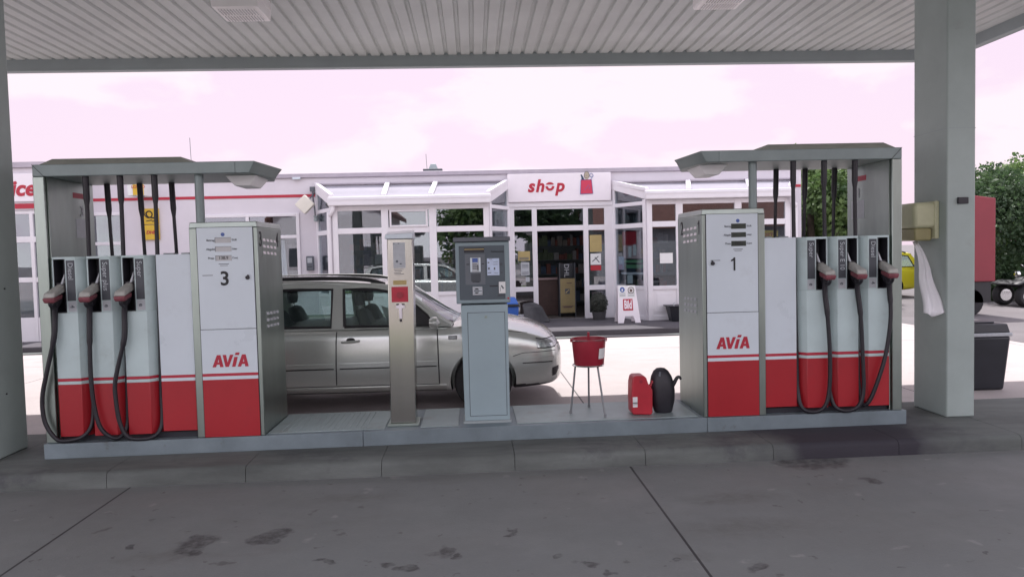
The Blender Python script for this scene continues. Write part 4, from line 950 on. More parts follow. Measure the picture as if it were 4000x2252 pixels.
# the letter o is a split disc: cap above, bowl below
cxo, czo = sx_(968), sz_(432)
up_ = [(cxo+.098*math.cos(a), czo+.085*math.sin(a)) for a in [R(22+136*i/14) for i in range(15)]]
m = MB(); m.extr([(a, yS, z+.005) for a, z in up_], (0,-.008,0)); put('letter', m, 'stripe_red', sg)
lo_ = [(cxo+.10*math.cos(a), czo+.10*math.sin(a)) for a in [R(-180+180*i/18) for i in range(19)]]; li_ = [(cxo+.045*math.cos(a), czo+.05*math.sin(a)) for a in [R(-180*i/12) for i in range(13)]]
m = MB(); m.extr([(a, yS, z) for a, z in lo_+li_], (0,-.008,0)); put('letter', m, 'stripe_red', sg)
bag = MB(); bag.extr([(sx_(1735),yS,sz_(625)),(sx_(2055),yS,sz_(618)),(sx_(2025),yS,sz_(300)),(sx_(1755),yS,sz_(303))],(0,-.008,0)); bo_ = put('bag_picture', bag, mat('sign pinkish red', (.55,.04,.09), .5), sg)
bb = MB(); lp = [(1735,625),(2055,618),(2025,300),(1755,303),(1735,625)]
bb.tube([(sx_(a),yS-.009,sz_(c)) for a,c in lp], .006, n=6, sub=1); bb.tube([(sx_(1835),yS-.009,sz_(540)),(sx_(1900),yS-.009,sz_(480)),(sx_(1960),yS-.009,sz_(410))], .004, n=6); bb.tube([(sx_(1950),yS-.009,sz_(520)),(sx_(1985),yS-.009,sz_(455))], .004, n=6); put('outline', bb, 'blue', bo_)
bt = MB(); bt.extr([(sx_(1770),yS,sz_(300)),(sx_(1850),yS,sz_(300)),(sx_(1820),yS,sz_(245)),(sx_(1778),yS,sz_(180)),(sx_(1750),yS,sz_(188)),(sx_(1772),yS,sz_(255))],(0,-.006,0)); put('bottle_picture', bt, mat('sign dark blue', (.02,.05,.09), .5), bo_)
lf = MB(); lf.extr([(sx_(1905)+.055*math.cos(a)*(1 if math.sin(a)>-.2 else .95), yS, sz_(200)+(.085*math.sin(a) if math.sin(a) > 0 else .105*math.sin(a))) for a in [2*math.pi*i/20 for i in range(20)]],(0,-.005,0)); lo2 = put('loaf_picture', lf, mat('sign loaf', (.42,.36,.28), .6), bo_)
lt = MB(); lt.tube([(sx_(1905)+.056*math.cos(a), yS-.006, sz_(200)+(.086*math.sin(a) if math.sin(a) > 0 else .10*math.sin(a))) for a in [R(-30+240*i/16) for i in range(17)]], .005, n=6, sub=1)
for z_, a_, c_ in ((205,1875,1925),(255,1865,1930)): lt.tube([(sx_(a_),yS-.006,sz_(z_)),(sx_(c_),yS-.006,sz_(z_-4))], .004, n=6, sub=1)
put('loaf_lines', lt, 'strip', bo_)
ft = MB(); ft.tube([(sx_(2005),yS-.004,sz_(295)),(sx_(2060),yS-.004,sz_(230)),(sx_(2070),yS-.004,sz_(205)),(sx_(2028),yS-.004,sz_(160)),(sx_(1985),yS-.004,sz_(195)),(sx_(2010),yS-.004,sz_(240)),(sx_(2050),yS-.004,sz_(225))], .005, n=6); put('leek_picture', ft, 'blue', bo_)
# wing with the service lettering
wing = thing('service_hall', (-11,18,.05), 'white service hall at the far left with red stripe and glazed double door', 'building')
ww = MB(); WY = 16.0
ww.box(-16,-10.6,WY,WY+.3,.05,3.62); ww.box(-10.6,-8.72,WY,WY+.3,2.76,3.62); ww.box(-8.85,-8.72,WY,WY+.3,.05,2.76); ww.box(-9.02,-8.72,WY+.301,WY+1.3,.05,3.62)
put('wall', ww, 'wall', wing); put('coping', MB().box(-16,-8.68,WY-.06,WY+6,3.622,3.73), 'coping', wing); put('red_stripe', MB().box(-15.9,-8.73,WY-.012,WY-.001,2.79,2.89), 'stripe_red', wing)
put('back_wall', MB().box(-16,-9.03,WY+5,WY+5.2,.05,3.6), 'dark_in', wing)
dm = MB()
xsd = [-10.6,-10.02,-9.5,-9.04,-8.852]
for x in (-10.6,-9.82,-9.08,-8.92): dm.box(x,x+.07,WY+.02,WY+.10,.05,2.755)
dm.box(-10.53,-8.92,WY+.024,WY+.096,2.10,2.22); dm.box(-10.53,-8.92,WY+.024,WY+.096,2.68,2.755)
for x0_, x1_ in ((-10.53,-9.82),(-9.75,-9.08),(-9.01,-8.92)):
    for z0_, z1_ in ((.05,.55),(1.28,1.38)): dm.box(x0_,x1_,WY+.028,WY+.092,z0_,z1_)
dd = put('door', dm, 'upvc', wing, bevel=.005)
for x0_, x1_ in ((-10.53,-9.82),(-9.75,-9.08),(-9.01,-8.92)):
    pn_ = MB(); pn_.box(x0_,x0_+.16,WY+.05,WY+.07,.55,2.10); pn_.box(x1_-.16,x1_,WY+.05,WY+.07,.55,2.10)
    for z0_, z1_ in ((.55,1.28),(1.38,2.10),(2.22,2.68)): put('pane', MB().box(x0_,x1_,WY+.072,WY+.08,z0_,z1_), 'pane', dd)
sv = thing('service_sign', (-10,WY-.03,3.0), 'white sign board with slanted red lettering on the service hall', 'sign')
put('board', MB().box(-12.4,-8.76,WY-.04,WY-.002,2.93,3.50), 'sign_white', sv, bevel=.006)
tm = text_mb('service', .43, .034, .22, 'RIGHT', .004); place(tm, (-8.90,WY-.042,3.185), (1,0,0), (0,0,1)); put('lettering', tm, 'stripe_red', sv)
# lottery sign box at right angles to the facade, post sign, window lottery sign
ls = thing('lottery_box_sign', (-7.1,16.7,3.05), 'small yellow box sign with red lettering sticking out above the red stripe', 'sign')
put('case', MB().hexa([(-7.30,16.50,3.05),(-6.96,16.50,3.05),(-6.96,16.97,3.05),(-7.30,16.97,3.05),(-7.30,16.50,3.36),(-6.96,16.50,3.36),(-6.96,16.97,3.36),(-7.30,16.97,3.36)]), 'paper', ls, bevel=.008)
put('face', MB().box(-7.18,-6.955,16.488,16.498,3.06,3.355), 'yellow', ls)
text('lettering', 'LOTTO', (-7.065,16.486,3.23), .085, 'stripe_red', ls, bold=.02)
put('bracket', MB().tube([(-7.3,16.95,3.06),(-7.1,16.6,3.05),(-6.95,16.5,3.03)], .012, n=6), 'ink_grey', ls)
ps = thing('post_sign', (-7.05,16.96,2.1), 'tall yellow post office sign with black horn emblem and red lettering on the wall', 'sign')
put('board', MB().box(-7.22,-6.86,16.95,16.998,2.46,2.80), 'yellow', ps, bevel=.004); put('board', MB().box(-7.22,-6.86,16.95,16.998,2.12,2.445), 'yellow', ps, bevel=.004)
hn = MB(); hn.tube([(-7.16,16.945,2.74),(-7.15,16.945,2.66),(-7.08,16.945,2.60),(-7.0,16.945,2.64),(-7.0,16.945,2.71),(-7.06,16.945,2.745),(-7.12,16.945,2.70),(-7.08,16.945,2.62),(-6.98,16.945,2.60),(-6.92,16.945,2.58)], lambda t: .009+.008*t, n=6)
put('horn_emblem', hn, 'ink', ps); put('flash', MB().bar((-7.12,16.945,2.53),(-7.0,16.945,2.55),.01,.018).bar((-7.0,16.945,2.52),(-6.9,16.945,2.54),.01,.018), 'ink', ps)
text('lettering', 'DHL', (-7.04,16.947,2.28), .10, 'stripe_red', ps, bold=.03, shear=.3)
lw = thing('lottery_window_sign', (6.5,16.1,1.95), 'yellow sign with red lettering behind the right bay window above pump 1', 'sign')
put('board', MB().box(6.20,6.60,16.085,16.10,1.80,1.99), 'yellow', lw); text('lettering', 'LOTTO', (6.40,16.083,1.895), .10, 'stripe_red', lw, bold=.02)
# wall lamp with cream diamond shade and bracket
wl = thing('diamond_lamp', (-3.6,16.7,2.6), 'cream diamond shaped floodlight on a black wall bracket left of the first bay', 'lamp')
put('head', MB().extr([(-3.63-.21,16.62,2.80),(-3.63,16.60,2.59),(-3.63+.21,16.62,2.80),(-3.63,16.64,3.01)],(.02,.10,.0)), 'diamond', wl, bevel=.012)
put('bracket', MB().tube([(-3.56,16.72,2.9),(-3.52,16.8,2.96),(-3.48,16.98,3.06)], .014, n=6).tube([(-3.5,16.9,3.15),(-3.49,16.9,2.9),(-3.47,16.92,2.72),(-3.46,16.9,2.56)], .016, n=6).box(-3.56,-3.46,16.9,16.99,3.1,3.2), 'ink_grey', wl)
put('sensor', MB().lathe([(0,.0),(.045,.01),(.05,.06),(.03,.09),(.05,.10),(.05,.13),(0,.135)],(-3.44,16.86,2.43),n=14), 'fascia', wl)
lb = thing('letter_box', (-3.62,16.93,1.33), 'grey metal letter box with a pale window on the wall beside the first bay', 'letter box')
put('case', MB().box(-3.70,-3.54,16.92,16.998,1.36,1.68), 'ink_grey', lb, bevel=.015); put('window', MB().box(-3.67,-3.57,16.914,16.919,1.53,1.64), 'sticker_grey', lb); put('slot', MB().box(-3.67,-3.57,16.914,16.919,1.44,1.455), 'black', lb)
rv = thing('roof_vent', (-.86,17.6,3.5), 'dark roof vent with grey cowl on the shop roof', 'roof vent')
put('base', MB().box(-1.10,-.66,17.4,17.84,3.50,3.60), 'strip', rv, bevel=.006); put('cowl', MB().frustum((-.98,-.76,17.5,17.72),(-.93,-.81,17.55,17.67),3.60,3.73), 'fascia', rv, bevel=.008)
for x, y, z0, z1, lab in ((-1.05,17.9,3.5,4.0,'thin whip antenna beside the roof vent'),(-6.35,17.6,3.5,4.42,'thin whip antenna on the left part of the shop roof')):
    tag(put('antenna', MB().tube([(x+.03,y,z0),(x+.01,y,(z0+z1)/2),(x,y,z1)], .006, n=6), 'ink_grey'), lab, 'antenna', 'antennas on the shop roof')
tag(put('roof_box', MB().box(-3.93,-3.76,16.90,16.948,3.37,3.415), 'white', bevel=.004), 'small white box clipped under the roof edge', 'junction box')
# posters and notices in the windows
def notice(name, x0, x1, z0, z1, y, m, label, group='notices in the shop windows', extra=None):
    o = put(name, MB().box(x0,x1,y-.012,y-.008,z0,z1), m); tag(o, label, 'notice', group)
    if extra: put('print', extra(MB()), 'ink_grey', o)
    return o
lines = lambda x0,x1,zs,y: (lambda mb: [mb.box(x0,x1,y-.0140,y-.0125,z-.008,z+.004) for z in zs] and mb)
notice('notice', 1.00,1.27,1.46,1.67, B0, 'dull_yellow', 'yellowish notice on the glass left of the door, above a white one', extra=lines(1.03,1.24,(1.49,1.51,1.53),B0))
notice('notice', 1.06,1.25,1.13,1.42, B0, 'sticker_grey', 'white notice on the glass left of the door, below the yellowish one', extra=lines(1.08,1.23,(1.17,1.20,1.31,1.34,1.37),B0))
notice('notice', 1.16,1.25,.98,1.09, B0, 'sticker_grey', 'smallest pale sticker on the glass left of the door')
notice('poster', 2.63,2.90,1.62,2.0, B0, 'dull_yellow', 'ochre poster high in the glass right of the door')
notice('poster', 2.64,2.88,1.33,1.58, B0, 'paper', 'white poster below the ochre one right of the door', extra=lambda mb: mb.bar((2.68,B0-.0135,1.40),(2.82,B0-.0135,1.52),.02,.002,up=(0,1,0)).bar((2.74,B0-.0135,1.50),(2.84,B0-.0135,1.38),.02,.002,up=(0,1,0)))
notice('poster', 2.64,2.88,1.20,1.315, B0, 'can_red', 'red strip poster below the white one right of the door')
notice('poster', 2.66,2.92,.30,.72, B0+.05, 'kraft', 'pinkish poster in the low pane right of the door', extra=lambda mb: mb.box(2.67,2.91,B0+.036,B0+.0375,.50,.52))
notice('notice', 3.98,4.26,1.34,1.56, B1-.04, 'paper', 'white sheet on the right bay glass beside pump 1')
po = thing('promotion_poster', (3.45,16.5,1.2), 'reddish poster with green bands behind the slanted pane of the right bay', 'poster')
sbx, SL = seg((3.18,B0),(3.72,B1)); 
def sp(n, a, c, z0, z1, m, d=-.05): q = MB(); sbx(q, a, c, z0, z1, d-.006, d); put(n, q, m, po)
sp('board', .25,.92,1.45,2.05,'kraft'); sp('red_field', .25,.7,1.75,2.05,'can_red',-.04); sp('band', .25,.92,1.36,1.42,'green_ink'); sp('band', .35,.92,1.24,1.32,'green_ink',-.045); sp('board', .12,.30,1.2,1.5,'paper_blue',-.03); sp('shelf', .2,.95,1.10,1.15,'upvc',-.04); sp('leaflet', .40,.58,.90,1.09,'paper',-.03)
for x_, z_ in ((.5,1.62),(.66,1.66)): sp('figure', x_-.05, x_+.05, z_-.14, z_+.1, 'paper', -.034)

# things standing before the shop
ab = thing('pavement_sign', (3.21,15.72,.12), 'white plastic A-board with red framed newspaper title and hygiene notices', 'A-board')
def board(z): return 15.60+(z-.12)*.16
A_ = MB(); F = lambda x, z, d=0: (x, board(z)+d, z)
outl = [(2.98,.12),(3.10,.12),(3.135,.26),(3.31,.26),(3.345,.12),(3.46,.12),(3.375,.88),(3.01,.88)]
A_.extr([F(x,z) for x,z in outl], (0,.025,0)); put('front_board', A_, 'sign_white', ab, bevel=.004)
A_ = MB(); A_.extr([(x, 15.98-(z-.12)*.29, z) for x,z in outl], (0,.025,0)); put('back_board', A_, 'sign_white', ab, bevel=.004)
tl = MB(); tl.extr([F(x,z,-.004) for x,z in ((3.10,.38),(3.31,.38),(3.305,.62),(3.105,.62))], (0,.003,0)); ti = put('title', tl, 'stripe_red', ab)
tm = text_mb('Bild', .235, .035, 0, 'CENTER', .001); tm.map(lambda c: (c.x*.46, c.y*1.05, c.z)); place(tm, F(3.205,.495,-.0055), (1,0,0), (0,.16,1)); put('title_lettering', tm, 'sign_white', ti)
for x0_, x1_, m_ in ((3.02,3.18,'blue'),(3.195,3.37,'ink_grey')):
    nt_ = MB(); nt_.extr([F(x,z,-.004) for x,z in ((x0_,.65),(x1_,.65),(x1_,.90),(x0_,.90))], (0,.003,0)); no = put('notice_sheet', nt_, 'paper', ab)
    cxn = (x0_+x1_)/2; dk = MB()
    if m_ == 'blue':
        dk.extr([F(cxn+.052*math.cos(a), .815+.055*math.sin(a), -.006) for a in [2*math.pi*i/20 for i in range(20)]], (0,.0015,0)); put('mandatory_disc', dk, 'blue', no)
        dk = MB(); dk.extr([F(x,z,-.0075) for x,z in ((cxn-.02,.79),(cxn+.01,.785),(cxn+.015,.825),(cxn-.01,.835))], (0,.001,0)); put('mask_mark', dk, 'paper', no)
    else:
        dk.tube([F(cxn+.062*math.cos(a), .80+.062*math.sin(a), -.006) for a in [2*math.pi*i/20 for i in range(21)]], .007, n=6, sub=1); put('ring_mark', dk, 'wood', no)
        dk = MB(); dk.extr([F(cxn+x,.80+z,-.006) for x,z in ((-.02,-.035),(.02,-.035),(.03,.0),(.022,.03),(.01,.005),(.005,.042),(-.005,.005),(-.012,.042),(-.018,.005),(-.03,.025))], (0,.0015,0)); put('hand_mark', dk, 'wood', no)
    q = MB()
    for z_ in (.735,.705,.68): q.extr([F(x,z,-.0055) for x,z in ((x0_+.02,z_),(x1_-.02,z_),(x1_-.02,z_+.008),(x0_+.02,z_+.008))], (0,.001,0))
    put('print', q, 'ink_grey', no)
def sack(name, c, r, h, mt, label, cat, seed):
    q = random.Random(seed); m = MB(); m.smooth = True
    bmesh.ops.create_icosphere(m.bm, subdivisions=4, radius=1)
    ph = [q.uniform(0,6) for _ in range(6)]
    for v in m.bm.verts:
        p = v.co; k = 1+.12*math.sin(3*p.x+ph[0])*math.sin(4*p.y+ph[1])+.08*math.sin(7*p.z+ph[2]+3*p.x)+.03*math.sin(17*p.x+ph[3])*math.sin(15*p.z+ph[4])
        v.co = Vector((c[0]+p.x*r[0]*k, c[1]+p.y*r[1]*k, c[2]+h/2+max(-.96,p.z*k)*h/2))
    for f in m.bm.faces: f.smooth = True
    return tag(put(name, m, mt, sharp=70), label, cat)
s1 = MB(); s1.hexa([(1.02,16.35,.12),(1.62,16.30,.12),(1.56,16.75,.12),(1.06,16.78,.12),(1.04,16.48,.46),(1.50,16.38,.40),(1.42,16.7,.46),(1.10,16.7,.52)])
bmesh.ops.subdivide_edges(s1.bm, edges=s1.bm.edges[:], cuts=5, use_grid_fill=True)
for v in s1.bm.verts: p = v.co; v.co += Vector((.03*math.sin(9*p.z+5*p.x),.03*math.sin(11*p.x),.10*max(0,math.sin(4.5*(p.x-1.0)))*(p.z-.12)+.02*math.sin(14*p.x+8*p.y)))
for f in s1.bm.faces: f.smooth = True
tag(put('rubbish_sack', s1, 'bag', sharp=40), 'crumpled dark grey sack left of the shop door', 'sack')
hb = thing('planter_shrub', (2.72,16.55,.12), 'round dark shrub in a pot right of the shop door', 'shrub')
put('pot', MB().lathe([(0,.12),(.13,.12),(.16,.30),(.15,.30),(0,.28)],(2.74,16.55,0),n=20), 'bag', hb)
m = MB(); q = random.Random(3)
for i in range(2600):
    u = q.gauss(0,1), q.gauss(0,1), q.gauss(0,1); n_ = math.sqrt(sum(t_*t_ for t_ in u)); rr = q.uniform(.6,1)
    p = Vector((2.74+.20*u[0]/n_*rr, 16.55+.2*u[1]/n_*rr, .48+.26*u[2]/n_*rr)); a = Vector((q.uniform(-1,1),q.uniform(-1,1),q.uniform(-1,1))).normalized(); b_ = a.orthogonal().normalized()
    s_ = q.uniform(.012,.024); m.poly([p-a*s_, p+b_*s_*.6, p+a*s_, p-b_*s_*.6])
put('foliage', m, 'bush', hb); put('twigs', MB().lathe([(0,.3),(.12,.34),(.15,.5),(.10,.66),(0,.70)],(2.74,16.55,0),n=14), 'bush', hb)
bb_ = thing('blue_bin', (.80,16.1,.12), 'blue bin with dark lid rim before the shop, half hidden by the payment terminal', 'bin')
put('tub', MB().frustum((.68,.90,15.98,16.25),(.65,.93,15.95,16.28),.12,.50), 'bin_blue', bb_, bevel=.015); put('rim', MB().box(.63,.95,15.93,16.30,.50,.55), 'bin_dark', bb_, bevel=.01); put('flap', MB().frustum((.65,.93,15.95,16.28),(.72,.86,16.02,16.2),.55,.70), 'bin_blue', bb_, bevel=.02)
pt_ = thing('dark_tub', (4.22,15.75,.12), 'dark plastic tub with wide rim under the right bay beside pump 1', 'tub')
put('tub', MB().frustum((4.13,4.42,15.62,15.9),(4.07,4.48,15.56,15.96),.12,.43), 'bin_dark', pt_, bevel=.015); put('rim', MB().frustum((4.04,4.51,15.53,15.99),(4.03,4.52,15.52,16.0),.43,.455), 'bin_dark', pt_, bevel=.006)
put('handle', MB().tube([(4.15,15.53,.45),(4.13,15.52,.50),(4.17,15.55,.52)], .01, n=6), 'sticker_grey', pt_)
# inside the shop
dy = thing('parcel_display', (2.16,17.5,.13), 'yellow card display stand with clear top just inside the shop door', 'display stand')
put('front_card', MB().box(1.99,2.33,17.44,17.46,.22,1.02), mat('brown yellow card', (.24,.185,.085), .6, var=.1), dy); put('label_mark', MB().box(2.10,2.21,17.436,17.4395,.66,.78), 'strip', dy)
put('mark_cut', MB().bar((2.115,17.434,.68),(2.195,17.434,.76),.004,.014).box(2.12,2.15,17.433,17.435,.70,.72), 'dull_yellow', dy); put('print_lines', MB().box(2.03,2.29,17.436,17.4395,.36,.38).box(2.06,2.26,17.436,17.4395,.338,.3605), 'wood', dy); put('top_line', MB().box(2.14,2.26,17.436,17.4395,.90,.92), 'wood', dy)
put('side_frame', MB().box(1.97,1.99,17.44,17.8,.13,1.38).box(2.33,2.35,17.44,17.8,.13,1.38).box(1.99,2.33,17.78,17.80,.13,1.36), 'strip', dy)
text('top_lettering', 'DHL', (2.16,17.60,1.20), .16, 'sticker_grey', dy, bold=.01, right=(0,0,-1), up=(1,0,0))
ct_ = thing('shop_counter', (1.3,18.2,.13), 'brown shop counter front seen through the open door', 'counter')
put('front', MB().box(.2,2.0,18.0,18.5,.128,.98), 'wood', ct_, bevel=.01); put('top', MB().box(.15,2.05,17.95,18.55,.98,1.02), 'kraft', ct_, bevel=.005)
gm = [mat('goods %d' % i, c_, .6, var=.2, scale=20) for i, c_ in enumerate(((.25,.22,.20),(.10,.14,.22),(.28,.10,.08),(.16,.20,.12),(.35,.33,.33)))]
for si, (x0_, yy_) in enumerate(((-3.2,19.6),(-.9,19.8),(1.5,20.6),(3.3,19.6),(5.4,19.4))):
    lab = ('stocked dark shelf behind the left end of the first bay','stocked dark shelf behind the right end of the first bay','stocked dark shelf straight behind the shop door','stocked dark shelf behind the left end of the second bay','stocked dark shelf behind the right end of the second bay')[si]
    sh = thing('store_shelf', (x0_+.9,yy_,.13), lab, 'shelf', 'shelves inside the shop')
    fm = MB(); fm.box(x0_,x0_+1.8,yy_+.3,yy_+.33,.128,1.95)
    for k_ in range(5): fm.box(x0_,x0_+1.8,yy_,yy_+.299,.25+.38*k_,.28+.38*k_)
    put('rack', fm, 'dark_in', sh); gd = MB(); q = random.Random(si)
    for k_ in range(5):
        xx = x0_+.02
        while xx < x0_+1.7:
            w_ = q.uniform(.06,.16); gd.mi = q.randrange(5); h_ = q.uniform(.14,.3); gd.box(xx,xx+w_-.008,yy_+.02+q.uniform(0,.05),yy_+.25,.282+.38*k_,.28+.38*k_+h_); xx += w_
    put('goods', gd, gm, sh)

# ------------------------------------------------------------------ right hand background
rt = thing('box_trailer', (10.6,16.8,0), 'red sheet metal box trailer behind the right pillar', 'trailer')
put('box', MB().hexa([(10.55,16.0,.76),(11.42,16.0,.76),(11.42,17.3,.76),(10.55,17.3,.76),(10.55,16.0,2.70),(11.42,16.0,2.58),(11.42,17.3,2.58),(10.55,17.3,2.70)]), 'trailer', rt, bevel=.02)
put('chassis', MB().box(10.6,11.35,16.05,17.25,.30,.757), 'trim', rt)
for y_ in (16.15,17.15): put('wheel', MB().lathe([(0,-.1),(.28,-.1),(.32,-.05),(.32,.05),(.28,.1),(0,.1)],(10.9,y_,.32),axis='y',n=24), 'tyre', rt)
qd = thing('quad_bike', (14.1,18.3,0), 'dark quad bike parked before the trees at the right edge', 'quad bike')
for x_ in (13.52,14.75):
    for y_ in (17.85,18.65):
        wq = put('wheel', MB().lathe([(.12,-.1),(.22,-.11),(.265,-.06),(.27,0),(.265,.06),(.22,.11),(.12,.1)],(x_,y_,.27),axis='y',n=24), 'tyre', qd)
        put('rim', MB().lathe([(0,-.07),(.05,-.085),(.08,-.06),(.13,-.10),(.15,-.105)],(x_,y_,.27),axis='y',n=20), 'chrome', wq)
put('body', MB().hexa([(13.45,18.0,.48),(14.95,18.05,.48),(14.95,18.45,.48),(13.45,18.5,.48),(13.70,18.05,.72),(14.85,18.1,.80),(14.85,18.4,.80),(13.70,18.45,.72)]), 'trim', qd, bevel=.04)
for x_ in (13.55,14.75): put('mudguard', MB().grid(lambda u,v: (x_-.32+.64*u, 17.72+1.06*v, .56+.10*math.sin(u*math.pi)), 8, 4), 'trim', qd, solid=.02)
put('seat', MB().hexa([(14.0,18.1,.78),(14.85,18.1,.80),(14.85,18.4,.80),(14.0,18.4,.78),(14.05,18.14,.88),(14.8,18.14,.94),(14.8,18.36,.94),(14.05,18.36,.88)]), 'black', qd, bevel=.03)
put('handlebar', MB().tube([(13.95,17.9,1.0),(13.85,18.05,1.02),(13.82,18.25,.95),(13.85,18.45,1.02),(13.95,18.6,1.0)], .02, n=8).cyl((13.8,18.25,.7),(13.83,18.25,.96),.03,n=10), 'black', qd)
put('footboard', MB().box(13.85,14.45,17.75,18.0,.30,.33).bar((13.8,17.72,.36),(14.4,17.72,.44),.04,.03), 'chrome', qd)
put('headlamp', MB().lathe([(0,-.08),(.07,-.07),(.08,.0),(0,.03)],(13.62,18.25,.80),axis='x',n=16), 'chrome', qd)

def tree(name, x, y, z0, z1, r, n, label, seed, m='leaf', trunk=True, blobs=14, squash=.85, leaf=.14, group='trees at the edge of the yard', ry=None):
    q = random.Random(seed); t = thing(name, (x,y,0), label, name.replace('_',' '), group)
    zc = (z0+z1)/2; hz_ = (z1-z0)/2; ry = ry or r
    if trunk:
        tk = MB(); tk.tube([(x,y,0),(x+.05,y,z0*.6+.3),(x-.04,y,zc),(x,y,z1-.4)], lambda t_: .16*(1-t_*.8)+.02, n=10)
        for i in range(6):
            a = q.uniform(0,6.28); zz = q.uniform(max(.6,z0),zc+.3*hz_); tk.tube([(x,y,zz),(x+.4*r*math.cos(a),y+.4*ry*math.sin(a),zz+.35),(x+.75*r*math.cos(a),y+.75*ry*math.sin(a),zz+.8)], lambda t_: .06*(1-t_*.7), n=6)
        put('trunk', tk, 'bark', t)
    cl = []
    for i in range(blobs):
        a = q.uniform(0,6.28); e_ = q.uniform(-.95,1); rr = math.sqrt(max(0,1-e_*e_))*q.uniform(.45,.95)
        cl.append((x+r*rr*math.cos(a)*.8, y+ry*rr*math.sin(a)*.8, zc+hz_*e_*.85, q.uniform(.28,.5)*min(r,hz_*1.2)))
    V = []; Fc = []
    for i in range(n):
        c_ = cl[q.randrange(len(cl))]
        u = Vector((q.gauss(0,1),q.gauss(0,1),q.gauss(0,1))).normalized(); rr = c_[3]*(q.random()**.4)
        p = Vector((c_[0],c_[1],c_[2]))+u*rr; p.z = max(.05, p.z)
        a = (u+Vector((q.uniform(-1,1),q.uniform(-1,1),q.uniform(-1.2,.4)))).normalized(); b_ = a.cross(Vector((q.uniform(-1,1),q.uniform(-1,1),q.uniform(-.3,1)))).normalized()
        s_ = leaf*q.uniform(.6,1.25); k = len(V); V += [p-a*s_*.5, p+b_*s_*.33, p+a*s_*.6, p-b_*s_*.33]; Fc.append((k,k+1,k+2,k+3))
    me = bpy.data.meshes.new('crown'); me.from_pydata([tuple(v-Vector((x,y,0))) for v in V], [], Fc); me.materials.append(M[m])
    o = bpy.data.objects.new('crown', me); COL.objects.link(o); o.parent = t; return t
tree('broadleaf_tree', 9.6, 21.0, .2, 4.3, 1.75, 15000, 'bright green leafy tree behind pump 1, right beside the shop wall', 1, blobs=24, leaf=.15)
tree('broadleaf_tree', 12.6, 26.5, .6, 3.9, 1.5, 6000, 'small green tree seen over the towel dispenser, left of the right pillar', 2, leaf=.15)
tree('broadleaf_tree', 16.8, 23.0, .3, 3.75, 1.9, 15000, 'light green tree rising behind the red box trailer', 3, blobs=24)
tree('broadleaf_tree', 20.0, 23.5, .2, 4.35, 2.4, 16000, 'tallest green tree at the right picture edge behind the quad bike', 4, blobs=26)
tree('hedge_shrub', 14.6, 20.6, .0, 3.4, 1.9, 13000, 'dark green hedge behind the red trailer, nearest its right edge', 5, 'leaf2', trunk=False, blobs=20, group='hedge shrubs at the yard edge', leaf=.12)
tree('hedge_shrub', 17.6, 20.5, .0, 3.3, 2.0, 13000, 'dark green hedge directly behind the quad bike', 6, 'leaf2', trunk=False, blobs=20, group='hedge shrubs at the yard edge', leaf=.12)
tree('hedge_shrub', 12.2, 28.0, .0, 2.4, 2.6, 6000, 'dark green hedge behind the yellow car', 8, 'leaf2', trunk=False, blobs=20, group='hedge shrubs at the yard edge', leaf=.14)
# behind the camera, mirrored in the shop windows
def house(name, x0, x1, y0, y1, ze, zr, wm, label):
    h = thing(name, ((x0+x1)/2,(y0+y1)/2,0), label, 'house', 'houses across the road')
    xm = (x0+x1)/2; wl_ = MB(); wl_.box(x0,x1,y0,y1,0,ze); wl_.extr([(x0,y1-.3,ze),(x1,y1-.3,ze),(xm,y1-.3,zr)] if name == 'gable_house' else [(x0,y1-.3,ze),(x0,y0,ze),(x0,(y0+y1)/2,zr)], (0,-.2,0) if name == 'gable_house' else (x1-x0,0,0)); put('wall', wl_, wm, h)
    rf = MB()
    if name == 'gable_house':
        rf.extr([(x0-.4,y1+.3,ze-.3),(xm,y1+.3,zr+.05),(xm,y1+.3,zr+.3),(x0-.4,y1+.3,ze-.05)],(0,-(y1-y0)-.6,0)); rf.extr([(x1+.4,y1+.3,ze-.3),(xm,y1+.3,zr+.05),(xm,y1+.3,zr+.3),(x1+.4,y1+.3,ze-.05)],(0,-(y1-y0)-.6,0))
    else:
        ym = (y0+y1)/2; rf.extr([(x0-.3,y1+.4,ze-.2),(x0-.3,ym,zr+.05),(x0-.3,ym,zr+.3),(x0-.3,y1+.4,ze+.05)],(x1-x0+.6,0,0)); rf.extr([(x0-.3,y0-.4,ze-.2),(x0-.3,ym,zr+.05),(x0-.3,ym,zr+.3),(x0-.3,y0-.4,ze+.05)],(x1-x0+.6,0,0))
    put('roof', rf, 'roof_tile', h)
    for x_ in (x0+.9, x1-2.0):
        for z_ in (1.0,):
            wo = put('window', MB().box(x_,x_+1.1,y1,y1+.05,z_,z_+1.3), 'upvc', h); put('pane', MB().box(x_+.08,x_+1.02,y1+.05,y1+.06,z_+.08,z_+1.22), 'strip', wo)
house('gable_house', -12.5,-5.2,-22,-14,4.2,7.5,'house_white','white gabled house across the road, only seen mirrored in the first bay')
house('long_house', 8.0,24.0,-24,-15,3.1,7.2,'house_grey','long house with brown tiled roof across the road, only seen mirrored in the second bay')
tree('broadleaf_tree', .5, -17.5, .4, 6.8, 3.0, 9000, 'broad green tree across the road, only seen mirrored in the shop glass', 21, blobs=24, leaf=.3, ry=2)
tree('broadleaf_tree', 5.2, -19, .4, 6.2, 2.6, 8000, 'second green tree across the road, only seen mirrored right of the door', 22, 'leaf2', blobs=24, leaf=.3, ry=2)

